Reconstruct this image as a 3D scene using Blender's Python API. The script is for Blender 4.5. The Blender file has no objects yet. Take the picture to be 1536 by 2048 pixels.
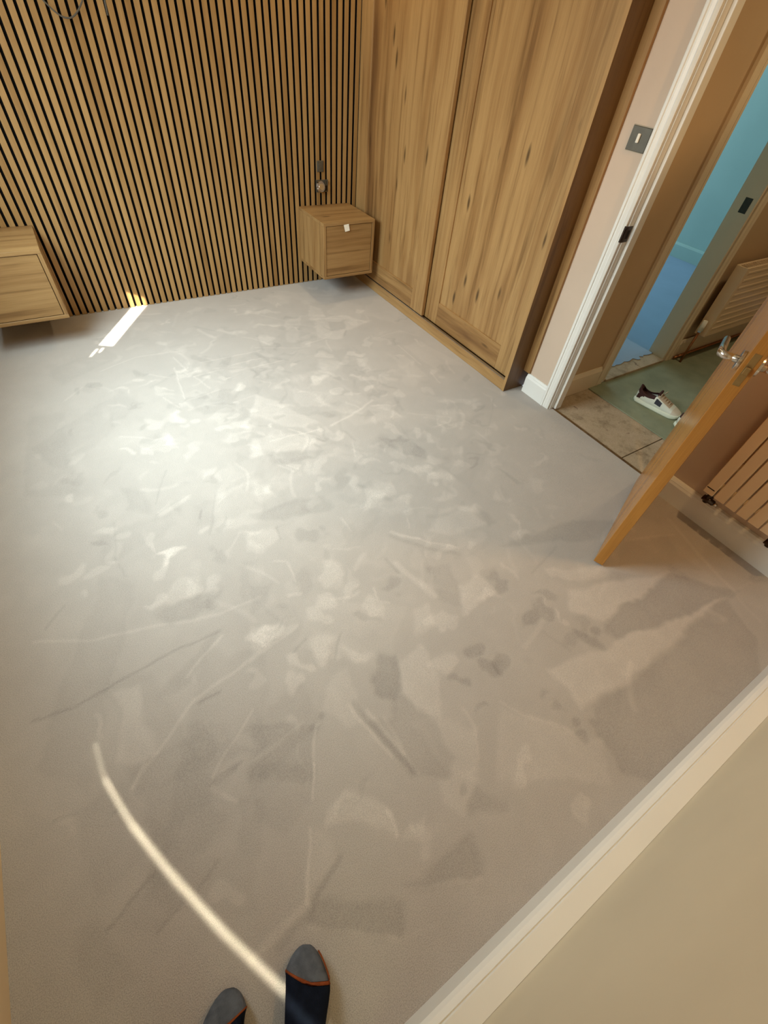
import bpy, bmesh, math, random
import numpy as np
from mathutils import Matrix, Vector
random.seed(7)
SC = bpy.context.scene
COL = SC.collection
R_ = math.radians

# ------------------------------------------------------------------ camera
CAMLOC = (-1.90022, -3.30394, 1.412)
RW = [[0.846216591957712, -0.525940945878559, 0.08546110778501245],
      [-0.34610051881491855, -0.6644835966368776, -0.6623261890311778],
      [0.4051319666127559, 0.5308932767034122, -0.74432547879244]]   # rows: image right, image down, forward
cd = bpy.data.cameras.new('camera')
cam = bpy.data.objects.new('camera', cd); COL.objects.link(cam)
m = Matrix.Identity(4)
for i in range(3):
    m[i][0] = RW[0][i]; m[i][1] = -RW[1][i]; m[i][2] = -RW[2][i]; m[i][3] = CAMLOC[i]
cam.matrix_world = m
cd.sensor_fit = 'HORIZONTAL'; cd.sensor_width = 36.0; cd.lens = 36.0 * 883.58 / 1536
cd.clip_start = 0.02; cd.clip_end = 60
SC.camera = cam

# ------------------------------------------------------------------ world, exposure, lights
w = bpy.data.worlds.new('world'); SC.world = w; w.use_nodes = True
w.node_tree.nodes['Background'].inputs[0].default_value = (0.75, 0.87, 1.0, 1)
w.node_tree.nodes['Background'].inputs[1].default_value = 1.0
SC.view_settings.view_transform = 'Standard'; SC.view_settings.look = 'None'
SC.view_settings.gamma = 1.0; SC.view_settings.use_curve_mapping = False
SC.view_settings.exposure = 0.13

def aim(o, d):
    o.rotation_euler = Vector(d).to_track_quat('-Z', 'Y').to_euler()
def area(name, loc, d, sx, sy, energy, color, spread=180.0, roll=None):
    l = bpy.data.lights.new(name, 'AREA'); l.shape = 'RECTANGLE'; l.size = sx; l.size_y = sy
    l.energy = energy; l.color = color; l.spread = R_(spread)
    o = bpy.data.objects.new(name, l); COL.objects.link(o); o.location = loc; aim(o, d)
    if roll is not None: o.rotation_euler = roll
    return o
def spot(name, loc, d, energy, color, ang=120, blend=0.6, r=0.04):
    l = bpy.data.lights.new(name, 'SPOT'); l.energy = energy; l.color = color
    l.spot_size = R_(ang); l.spot_blend = blend; l.shadow_soft_size = r
    o = bpy.data.objects.new(name, l); COL.objects.link(o); o.location = loc; aim(o, d)
    return o
# daylight through the window in the left wall
area('window_daylight', (-2.60, -1.45, 1.60), (0.55, 0.06, -1.0), 1.25, 0.80, 37, (0.70, 0.91, 1.0), 124)
area('window_skylight', (-2.62, -1.45, 1.52), (1, 0, -0.1), 1.35, 1.1, 22, (0.98, 0.98, 0.93))
# greenish fill lamp added behind the photographer, no window stands there
area('bay_fill', (-2.5, -4.25, 1.7), (0.75, 1, -0.15), 0.9, 1.1, 9, (0.90, 1.0, 0.66))
# recessed ceiling downlights
WARM = (1.0, 0.79, 0.47)
for i, (x, y, e) in enumerate([(-0.30, -0.28, 25), (-1.95, -0.30, 3), (-1.05, -1.55, 6), (-0.33, -3.10, 40), (-1.9, -2.75, 1.5)]):
    spot('ceiling_downlight', (x, y, 2.37), (0, 0, -1), e, (1.0, 0.62, 0.28) if i == 3 else WARM, 150, 0.8, 0.035)
# hall and the room across it
spot('hall_downlight', (1.3, -2.6, 2.35), (0, 0, -1), 26, (1.0, 0.80, 0.50), 160, 0.8, 0.06)
area('blue_room_daylight', (2.2, 1.0, 1.7), (0.1, -1, -0.45), 1.6, 1.2, 34, (0.66, 0.88, 1.0))
# narrow lamps added inside the room, standing in for direct sun
SUND = Vector((0.53, 0.85, -1.0)).normalized()
def shaft(name, p, half_w, length, energy, d, color=(1, 0.97, 0.86), spread=1.2, back=0.9, along=None):
    """narrow lamp beam standing in for sun, whose centre lands on floor point p; long side follows 'along' on the floor"""
    d = Vector(d).normalized(); P = Vector(p) - d * back
    a = Vector(along if along else (d.x, d.y, 0)); a = (a - d * a.dot(d)).normalized()
    z = -d; x = a.cross(z).normalized(); y = z.cross(x)
    M = Matrix((x, y, z)).transposed()
    o = area(name, P, d, half_w * 2, length, energy, color, spread)
    o.rotation_euler = M.to_euler()
    return o
shaft('sun_patch_lamp', (-1.735, -0.19, 0), 0.040, 0.42, 0.70, SUND)
shaft('sun_fleck_lamp', (-1.965, -0.50, 0), 0.006, 0.06, 0.012, SUND)
shaft('sun_fleck_lamp', (-1.925, -0.485, 0), 0.005, 0.035, 0.007, SUND)
# strip lamps added above the floor to draw a curved soft streak
ST = [(-2.306, -2.655), (-2.300, -2.76), (-2.262, -2.90), (-2.205, -3.05), (-2.135, -3.21), (-2.055, -3.37), (-2.0, -3.47)]
SD = Vector((0.10, -0.10, -1.0))
for i in range(len(ST) - 1):
    a = Vector((*ST[i], 0)); b = Vector((*ST[i + 1], 0)); L = (b - a).length
    e = [0.0016, 0.008, 0.013, 0.014, 0.013, 0.006][i]
    shaft('sun_streak_lamp', (a + b) / 2, [.002, .004, .005, .006, .006, .005][i], L * 1.0, e, SD, (1, 0.97, 0.74), 1.7, 0.85, along=(b - a))

# ------------------------------------------------------------------ helpers
WM = {}      # world matrix of each Empty (parents sit at identity below it)
def tag(o, label=None, cat=None, group=None, kind=None):
    if label: o['label'] = label
    if cat: o['category'] = cat
    if group: o['group'] = group
    if kind: o['kind'] = kind
    return o
def empty(name, loc=(0, 0, 0), rz=0, label=None, cat=None, group=None, kind=None):
    o = bpy.data.objects.new(name, None); COL.objects.link(o)
    o.location = loc; o.rotation_euler = (0, 0, rz); o.empty_display_size = 0.1
    WM[o.name] = Matrix.Translation(loc) @ Matrix.Rotation(rz, 4, 'Z')
    return tag(o, label, cat, group, kind)
def link(name, me, mat, parent=None, local=False):
    """mesh given in world coordinates unless local"""
    if parent is not None and not local:
        me.transform(WM.get(parent.name, Matrix.Identity(4)).inverted())
    o = bpy.data.objects.new(name, me); COL.objects.link(o)
    if mat is not None:
        me.materials.clear()
        for mm in (mat if isinstance(mat, (list, tuple)) else [mat]): me.materials.append(mm)
    if parent is not None:
        o.parent = parent; WM[o.name] = WM.get(parent.name, Matrix.Identity(4))
    else: WM[o.name] = Matrix.Identity(4)
    return o
def addbox(bm, x0, x1, y0, y1, z0, z1):
    x0, x1 = sorted((x0, x1)); y0, y1 = sorted((y0, y1)); z0, z1 = sorted((z0, z1))
    v = [bm.verts.new((x, y, z)) for x in (x0, x1) for y in (y0, y1) for z in (z0, z1)]
    fs = [(0, 1, 3, 2), (4, 6, 7, 5), (0, 4, 5, 1), (2, 3, 7, 6), (0, 2, 6, 4), (1, 5, 7, 3)]
    return [bm.faces.new([v[i] for i in f]) for f in fs]
def done(bm, smooth=False, bevel=0, seg=1):
    if bevel:
        bmesh.ops.bevel(bm, geom=[e for e in bm.edges], offset=bevel, segments=seg, affect='EDGES', clamp_overlap=True)
    bmesh.ops.recalc_face_normals(bm, faces=bm.faces)
    me = bpy.data.meshes.new('m'); bm.to_mesh(me); bm.free()
    if smooth:
        for p in me.polygons: p.use_smooth = True
    return me
def box(name, x0, x1, y0, y1, z0, z1, mat, parent=None, bevel=0, local=False, seg=1):
    bm = bmesh.new(); addbox(bm, x0, x1, y0, y1, z0, z1)
    return link(name, done(bm, False, bevel, seg), mat, parent, local)
def boxes(name, L, mat, parent=None, bevel=0, local=False):
    bm = bmesh.new()
    for b in L: addbox(bm, *b)
    return link(name, done(bm, False, bevel), mat, parent, local)
def extrude_profile(name, prof, a, b, axis, mat, parent=None, local=False):
    """closed profile of 2-D points extruded from a to b along axis"""
    bm = bmesh.new(); rings = []
    for t in (a, b):
        r = []
        for (u, v) in prof:
            co = {'x': (t, u, v), 'y': (u, t, v), 'z': (u, v, t)}[axis]
            r.append(bm.verts.new(co))
        rings.append(r)
    n = len(prof)
    for i in range(n):
        bm.faces.new((rings[0][i], rings[0][(i + 1) % n], rings[1][(i + 1) % n], rings[1][i]))
    bm.faces.new(rings[0]); bm.faces.new(rings[1][::-1])
    return link(name, done(bm), mat, parent, local)
def tube_into(bm, pts, r, n=12, cap=True):
    pts = [Vector(p) for p in pts]; rings = []
    rr = r if isinstance(r, (list, tuple)) else [r] * len(pts)
    ref = None
    for i, p in enumerate(pts):
        t = (pts[min(i + 1, len(pts) - 1)] - pts[max(i - 1, 0)]).normalized()
        if ref is None:
            ref = t.orthogonal().normalized()
        ref = (ref - t * ref.dot(t)).normalized()
        bn = t.cross(ref)
        rings.append([bm.verts.new(p + (ref * math.cos(2 * math.pi * k / n) + bn * math.sin(2 * math.pi * k / n)) * rr[i]) for k in range(n)])
    for i in range(len(rings) - 1):
        for k in range(n):
            f = bm.faces.new((rings[i][k], rings[i][(k + 1) % n], rings[i + 1][(k + 1) % n], rings[i + 1][k])); f.smooth = True
    if cap: bm.faces.new(rings[0][::-1]); bm.faces.new(rings[-1])
def tube(name, pts, r, mat, parent=None, n=12, local=False):
    bm = bmesh.new(); tube_into(bm, pts, r, n)
    me = bpy.data.meshes.new('m'); bmesh.ops.recalc_face_normals(bm, faces=bm.faces); bm.to_mesh(me); bm.free()
    return link(name, me, mat, parent, local)

# ------------------------------------------------------------------ materials
def new_mat(name):
    mt = bpy.data.materials.new(name); mt.use_nodes = True
    nt = mt.node_tree; return mt, nt, nt.nodes['Principled BSDF']
def N(nt, t, **kw):
    n = nt.nodes.new(t)
    for k, v in kw.items():
        if k.startswith('i_'): n.inputs[k[2:].replace('_', ' ')].default_value = v
        else: setattr(n, k, v)
    return n
def L(nt, a, b): nt.links.new(a, b)
def ramp(nt, fac, stops, interp='LINEAR'):
    r = nt.nodes.new('ShaderNodeValToRGB'); r.color_ramp.interpolation = interp
    e = r.color_ramp.elements
    while len(e) > 1: e.remove(e[-1])
    e[0].position = stops[0][0]; e[0].color = (*stops[0][1], 1)
    for p, c in stops[1:]:
        k = e.new(p); k.color = (*c, 1)
    L(nt, fac, r.inputs[0]); return r.outputs[0]
def mixc(nt, fac, a, b, mode='MIX'):
    n = nt.nodes.new('ShaderNodeMix'); n.data_type = 'RGBA'; n.blend_type = mode
    for sock, v in ((n.inputs[0], fac), (n.inputs[6], a), (n.inputs[7], b)):
        if isinstance(v, (int, float)): sock.default_value = v
        elif isinstance(v, tuple): sock.default_value = (*v, 1)
        else: L(nt, v, sock)
    return n.outputs[2]
def s2l(r, g, b):
    f = lambda c: (c / 255 / 12.92) if c / 255 <= 0.04045 else ((c / 255 + 0.055) / 1.055) ** 2.4
    return (f(r), f(g), f(b))
def painted(name, col, rough=0.6, bump=0.02, var=0.04, spec=0.3):
    mt, nt, b = new_mat(name)
    tc = N(nt, 'ShaderNodeTexCoord')
    n1 = N(nt, 'ShaderNodeTexNoise', i_Scale=3.0, i_Detail=4.0); L(nt, tc.outputs['Object'], n1.inputs['Vector'])
    c = ramp(nt, n1.outputs[0], [(0.3, tuple(x * (1 - var) for x in col)), (0.7, tuple(min(1, x * (1 + var)) for x in col))])
    L(nt, c, b.inputs['Base Color']); b.inputs['Roughness'].default_value = rough
    b.inputs['Specular IOR Level'].default_value = spec
    n2 = N(nt, 'ShaderNodeTexNoise', i_Scale=260.0, i_Detail=3.0); L(nt, tc.outputs['Object'], n2.inputs['Vector'])
    bp = N(nt, 'ShaderNodeBump', i_Strength=bump, i_Distance=0.002); L(nt, n2.outputs[0], bp.inputs['Height']); L(nt, bp.outputs[0], b.inputs['Normal'])
    return mt
def metal(name, col, rough=0.3, metallic=1.0):
    mt, nt, b = new_mat(name)
    tc = N(nt, 'ShaderNodeTexCoord'); n1 = N(nt, 'ShaderNodeTexNoise', i_Scale=60.0, i_Detail=3.0)
    L(nt, tc.outputs['Object'], n1.inputs['Vector'])
    c = ramp(nt, n1.outputs[0], [(0.3, tuple(x * .85 for x in col)), (0.7, col)]); L(nt, c, b.inputs['Base Color'])
    b.inputs['Metallic'].default_value = metallic; b.inputs['Roughness'].default_value = rough
    return mt
def wood(name, light, mid, dark, axis='z', knots=1.0, rough=0.42, rnd=False, band=7.0, streak=1.0, offs=(0, 0, 0)):
    mt, nt, b = new_mat(name)
    tc = N(nt, 'ShaderNodeTexCoord'); v = tc.outputs['Object']
    ad = N(nt, 'ShaderNodeVectorMath', operation='ADD'); ad.inputs[1].default_value = offs; L(nt, v, ad.inputs[0]); v = ad.outputs[0]
    if rnd:
        oi = N(nt, 'ShaderNodeObjectInfo'); mu = N(nt, 'ShaderNodeVectorMath', operation='SCALE')
        cb = N(nt, 'ShaderNodeCombineXYZ'); L(nt, oi.outputs['Random'], cb.inputs[0]); L(nt, oi.outputs['Random'], cb.inputs[1]); L(nt, oi.outputs['Random'], cb.inputs[2])
        L(nt, cb.outputs[0], mu.inputs[0]); mu.inputs['Scale'].default_value = 37.0
        a2 = N(nt, 'ShaderNodeVectorMath', operation='ADD'); L(nt, v, a2.inputs[0]); L(nt, mu.outputs[0], a2.inputs[1]); v = a2.outputs[0]
    def sc(a, al):
        s = {'x': (al, a, a), 'y': (a, al, a), 'z': (a, a, al)}[axis]
        mp = N(nt, 'ShaderNodeMapping'); mp.inputs['Scale'].default_value = s; L(nt, v, mp.inputs['Vector']); return mp.outputs[0]
    # slow wander so the streaks are not ruler straight
    wn = N(nt, 'ShaderNodeTexNoise', i_Scale=1.0, i_Detail=2.0); L(nt, sc(1.2, 0.9), wn.inputs['Vector'])
    wsub = N(nt, 'ShaderNodeVectorMath', operation='SUBTRACT'); L(nt, wn.outputs['Color'], wsub.inputs[0]); wsub.inputs[1].default_value = (.5, .5, .5)
    wsc = N(nt, 'ShaderNodeVectorMath', operation='SCALE'); L(nt, wsub.outputs[0], wsc.inputs[0]); wsc.inputs['Scale'].default_value = 1.1
    def warp(x):
        a = N(nt, 'ShaderNodeVectorMath', operation='ADD'); L(nt, x, a.inputs[0]); L(nt, wsc.outputs[0], a.inputs[1]); return a.outputs[0]
    n1 = N(nt, 'ShaderNodeTexNoise', i_Scale=1.0, i_Detail=3.0, i_Roughness=0.55); L(nt, warp(sc(band, 0.42)), n1.inputs['Vector'])
    c = ramp(nt, n1.outputs[0], [(0.27, dark), (0.40, mid), (0.55, light), (0.66, light), (0.82, mid)])
    n2 = N(nt, 'ShaderNodeTexNoise', i_Scale=1.0, i_Detail=4.0, i_Roughness=0.6); L(nt, warp(sc(band * 4.5, 1.6)), n2.inputs['Vector'])
    g = ramp(nt, n2.outputs[0], [(0.30, (.50, .44, .38)), (0.46, (.92, .90, .88)), (0.56, (1, 1, 1))])
    c = mixc(nt, 0.8 * streak, c, g, 'MULTIPLY')
    n3 = N(nt, 'ShaderNodeTexNoise', i_Scale=1.0, i_Detail=2.0); L(nt, sc(260, 7), n3.inputs['Vector'])
    g3 = ramp(nt, n3.outputs[0], [(0.35, (0.80, 0.79, 0.77)), (0.6, (1, 1, 1))])
    c = mixc(nt, 0.55, c, g3, 'MULTIPLY')
    if knots > 0:
        vo = N(nt, 'ShaderNodeTexVoronoi', i_Scale=1.0, i_Randomness=1.0); L(nt, warp(sc(13.0, 3.0)), vo.inputs['Vector'])
        k = ramp(nt, vo.outputs['Distance'], [(0.0, (1, 1, 1)), (0.07 * knots, (0.9, 0.9, 0.9)), (0.17 * knots, (0, 0, 0))])
        # keep only some cells
        sep = N(nt, 'ShaderNodeSeparateColor'); L(nt, vo.outputs['Color'], sep.inputs[0])
        gt = N(nt, 'ShaderNodeMath', operation='GREATER_THAN'); L(nt, sep.outputs[0], gt.inputs[0]); gt.inputs[1].default_value = 0.55
        mm = N(nt, 'ShaderNodeMath', operation='MULTIPLY'); L(nt, k, mm.inputs[0]); L(nt, gt.outputs[0], mm.inputs[1])
        m2 = N(nt, 'ShaderNodeMath', operation='MULTIPLY'); L(nt, mm.outputs[0], m2.inputs[0]); m2.inputs[1].default_value = 0.85
        c = mixc(nt, m2.outputs[0], c, tuple(x * 0.2 for x in dark))
    L(nt, c, b.inputs['Base Color']); b.inputs['Roughness'].default_value = rough
    b.inputs['Specular IOR Level'].default_value = 0.35
    bp = N(nt, 'ShaderNodeBump', i_Strength=0.12, i_Distance=0.001); L(nt, n3.outputs[0], bp.inputs['Height']); L(nt, bp.outputs[0], b.inputs['Normal'])
    return mt

OAK_L, OAK_M, OAK_D = (0.44, 0.262, 0.104), (0.33, 0.178, 0.064), (0.18, 0.088, 0.032)
M = {}
M['oak_v'] = wood('oak_vertical', OAK_L, OAK_M, OAK_D, 'z', 1.0, offs=(3.1, 1.7, .4))
M['oak_v2'] = wood('oak_vertical_stile', OAK_L, OAK_M, OAK_D, 'z', .8, band=9, offs=(8.1, 5.7, 2.4))
M['oak_v3'] = wood('oak_vertical_stile_b', OAK_L, OAK_M, OAK_D, 'z', .8, band=9, offs=(5.1, 9.7, 6.4))
M['oak_h'] = wood('oak_along_y', OAK_L, OAK_M, OAK_D, 'y', .9, band=9, offs=(1.1, 4.7, 9.4))
M['oak_x'] = wood('oak_along_x', tuple(x * .86 for x in OAK_L), tuple(x * .84 for x in OAK_M), tuple(x * .84 for x in OAK_D), 'x', .7, band=9, offs=(2.3, .7, 1.4))
M['oak_side'] = wood('oak_box_side', tuple(x * .9 for x in OAK_L), tuple(x * .9 for x in OAK_M), tuple(x * .9 for x in OAK_D), 'z', .5, band=8, offs=(2.3, 6.7, 1.4))
M['oak_edge'] = wood('oak_edge_band', tuple(x * 1.05 for x in OAK_L), OAK_L, OAK_M, 'z', 0, band=6, streak=.4)
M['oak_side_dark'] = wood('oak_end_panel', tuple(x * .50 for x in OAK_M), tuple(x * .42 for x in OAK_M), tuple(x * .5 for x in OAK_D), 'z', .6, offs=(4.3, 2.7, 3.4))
M['slat'] = wood('slat_oak', (0.42, 0.250, 0.095), (0.34, 0.190, 0.064), (0.26, 0.135, 0.040), 'z', 0, rough=0.5, rnd=True, band=5, streak=.4)
M['door_oak'] = wood('door_oak', (0.50, 0.225, 0.045), (0.42, 0.175, 0.032), (0.30, 0.115, 0.020), 'z', 0, rough=0.26, band=6, streak=.3)
M['felt'] = painted('black_felt', (0.006, 0.0055, 0.005), 0.95, 0.1, 0.2, 0.05)
M['wall'] = painted('wall_paint_blush', s2l(208, 186, 164), 0.75)
M['wall_near'] = painted('wall_paint_mixed_light', s2l(214, 202, 176), 0.75)  # tint of the mixed light put into this wall's colour
M['wall_hall'] = painted('wall_paint_hall', s2l(196, 168, 132), 0.75)
M['wall_blue'] = painted('wall_paint_teal', s2l(168, 196, 190), 0.75)
M['ceiling'] = painted('ceiling_paint', s2l(196, 190, 172), 0.85)
M['white'] = painted('white_gloss', s2l(236, 234, 226), 0.3, 0.01, 0.02, 0.5)
M['white_old'] = painted('cream_gloss', s2l(226, 208, 178), 0.4, 0.01, 0.03, 0.4)
M['cream'] = painted('radiator_cream', s2l(232, 205, 168), 0.35, 0.005, 0.02, 0.4)
M['dark'] = painted('dark_shadow_gap', (0.02, 0.013, 0.008), 0.8)
M['track'] = metal('track_aluminium', (0.55, 0.53, 0.50), 0.28)
M['chrome'] = metal('satin_chrome', (0.72, 0.68, 0.62), 0.22)
M['brass'] = metal('dull_brass', (0.40, 0.26, 0.10), 0.45, .8)
M['bronze'] = metal('black_nickel', (0.10, 0.075, 0.06), 0.3)
M['copper'] = metal('copper_pipe', (0.45, 0.20, 0.09), 0.4)
M['plate'] = metal('pewter_plate', (0.16, 0.15, 0.12), 0.45, 0.7)
M['mortar'] = painted('bare_plaster', s2l(186, 172, 150), 0.9, .3, .25)
M['paper'] = painted('white_paper', s2l(240, 235, 220), 0.8)
M['rubber'] = painted('grey_cable', (0.10, 0.09, 0.075), 0.6)
M['shoe_white'] = painted('shoe_leather', s2l(226, 228, 212), 0.45, 0.05, .05)
M['shoe_sole'] = painted('shoe_rubber', s2l(232, 236, 214), 0.6)
M['shoe_beige'] = painted('shoe_suede', s2l(186, 166, 140), 0.85, 0.1, .08)
M['shoe_cap'] = painted('shoe_toe_cap', s2l(216, 206, 186), 0.7, 0.1, .06)
M['shoe_dark'] = painted('shoe_lining', s2l(66, 38, 34), 0.8, .1, .1)
M['shoe_patch'] = painted('shoe_patch', s2l(62, 62, 70), 0.8, .1, .1)
M['blue_floor'] = painted('blue_grey_carpet', s2l(150, 172, 196), 0.95, 0.3, .05, .1)
M['skin'] = painted('skin', (0.55, 0.33, 0.24), 0.5)

def knit(name, col, sc=900.0):
    mt, nt, b = new_mat(name)
    tc = N(nt, 'ShaderNodeTexCoord')
    n1 = N(nt, 'ShaderNodeTexNoise', i_Scale=55.0, i_Detail=4.0); L(nt, tc.outputs['Object'], n1.inputs['Vector'])
    c = ramp(nt, n1.outputs[0], [(0.35, tuple(x * .78 for x in col)), (0.65, tuple(x * 1.15 for x in col))])
    L(nt, c, b.inputs['Base Color']); b.inputs['Roughness'].default_value = 0.95; b.inputs['Specular IOR Level'].default_value = 0.1
    wv = N(nt, 'ShaderNodeTexWave', i_Scale=sc / 6); L(nt, tc.outputs['Object'], wv.inputs['Vector'])
    bp = N(nt, 'ShaderNodeBump', i_Strength=0.4, i_Distance=0.001); L(nt, wv.outputs['Fac'], bp.inputs['Height']); L(nt, bp.outputs[0], b.inputs['Normal'])
    return mt
M['sock_navy'] = knit('sock_navy_knit', (0.007, 0.010, 0.020))
M['sock_grey'] = knit('sock_grey_knit', (0.105, 0.115, 0.135))
M['sock_orange'] = knit('sock_orange_knit', (0.26, 0.065, 0.022))
M['denim'] = knit('trouser_denim', (0.03, 0.04, 0.07))

# chipboard
mt, nt, b = new_mat('chipboard'); M['chip'] = mt
tc = N(nt, 'ShaderNodeTexCoord')
n1 = N(nt, 'ShaderNodeTexNoise', i_Scale=7.0, i_Detail=6.0, i_Roughness=0.7); L(nt, tc.outputs['Object'], n1.inputs['Vector'])
c = ramp(nt, n1.outputs[0], [(0.28, s2l(118, 98, 72)), (0.48, s2l(178, 158, 130)), (0.7, s2l(190, 168, 142))])
n2 = N(nt, 'ShaderNodeTexNoise', i_Scale=240.0, i_Detail=3.0); L(nt, tc.outputs['Object'], n2.inputs['Vector'])
g = ramp(nt, n2.outputs[0], [(0.35, (.78, .76, .72)), (0.6, (1, 1, 1))]); c = mixc(nt, .8, c, g, 'MULTIPLY')
n3 = N(nt, 'ShaderNodeTexNoise', i_Scale=22.0, i_Detail=3.0); L(nt, tc.outputs['Object'], n3.inputs['Vector'])
st = ramp(nt, n3.outputs[0], [(0.66, (0, 0, 0)), (0.72, (.7, .7, .7))]); c = mixc(nt, st, c, s2l(96, 66, 48))
L(nt, c, b.inputs['Base Color']); b.inputs['Roughness'].default_value = .85
# green underlay
mt, nt, b = new_mat('green_underlay'); M['green'] = mt
tc = N(nt, 'ShaderNodeTexCoord')
n1 = N(nt, 'ShaderNodeTexNoise', i_Scale=9.0, i_Detail=5.0); L(nt, tc.outputs['Object'], n1.inputs['Vector'])
c = ramp(nt, n1.outputs[0], [(0.3, s2l(128, 134, 108)), (0.7, s2l(146, 150, 122))])
n2 = N(nt, 'ShaderNodeTexNoise', i_Scale=330.0, i_Detail=2.0); L(nt, tc.outputs['Object'], n2.inputs['Vector'])
c = mixc(nt, .6, c, ramp(nt, n2.outputs[0], [(0.35, (.82, .82, .8)), (0.6, (1, 1, 1))]), 'MULTIPLY')
L(nt, c, b.inputs['Base Color']); b.inputs['Roughness'].default_value = .9
bp = N(nt, 'ShaderNodeBump', i_Strength=0.3, i_Distance=0.002); L(nt, n2.outputs[0], bp.inputs['Height']); L(nt, bp.outputs[0], b.inputs['Normal'])

# carpet: pile direction marks and some painted shade come from the 'pile' attribute (brushed pile reads lighter or darker)
mt, nt, b = new_mat('carpet'); M['carpet'] = mt
tc = N(nt, 'ShaderNodeTexCoord')
at = N(nt, 'ShaderNodeAttribute', attribute_name='pile')
nA = N(nt, 'ShaderNodeTexNoise', i_Scale=1.0, i_Detail=5.0, i_Roughness=0.65)
mp = N(nt, 'ShaderNodeMapping'); mp.inputs['Scale'].default_value = (7, 7, 7); L(nt, tc.outputs['Object'], mp.inputs['Vector']); L(nt, mp.outputs[0], nA.inputs['Vector'])
sb = N(nt, 'ShaderNodeMath', operation='MULTIPLY_ADD'); L(nt, nA.outputs[0], sb.inputs[0]); sb.inputs[1].default_value = 0.16; sb.inputs[2].default_value = -0.08
ad = N(nt, 'ShaderNodeMath', operation='ADD'); L(nt, at.outputs['Fac'], ad.inputs[0]); L(nt, sb.outputs[0], ad.inputs[1])
CB = (0.475, 0.425, 0.375)
c = ramp(nt, ad.outputs[0], [(0.0, tuple(x * .62 for x in CB)), (0.5, CB), (1.0, tuple(min(.9, x * 1.52) for x in CB))])
n2 = N(nt, 'ShaderNodeTexNoise', i_Scale=420.0, i_Detail=2.0); L(nt, tc.outputs['Object'], n2.inputs['Vector'])
c = mixc(nt, .7, c, ramp(nt, n2.outputs[0], [(0.34, (.72, .72, .72)), (0.60, (1.06, 1.06, 1.06))]), 'MULTIPLY')
L(nt, c, b.inputs['Base Color']); b.inputs['Roughness'].default_value = 1.0; b.inputs['Specular IOR Level'].default_value = 0.08
b.inputs['Sheen Weight'].default_value = 0.25; b.inputs['Sheen Roughness'].default_value = 0.5
bp = N(nt, 'ShaderNodeBump', i_Strength=0.55, i_Distance=0.003); L(nt, n2.outputs[0], bp.inputs['Height']); L(nt, bp.outputs[0], b.inputs['Normal'])

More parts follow.
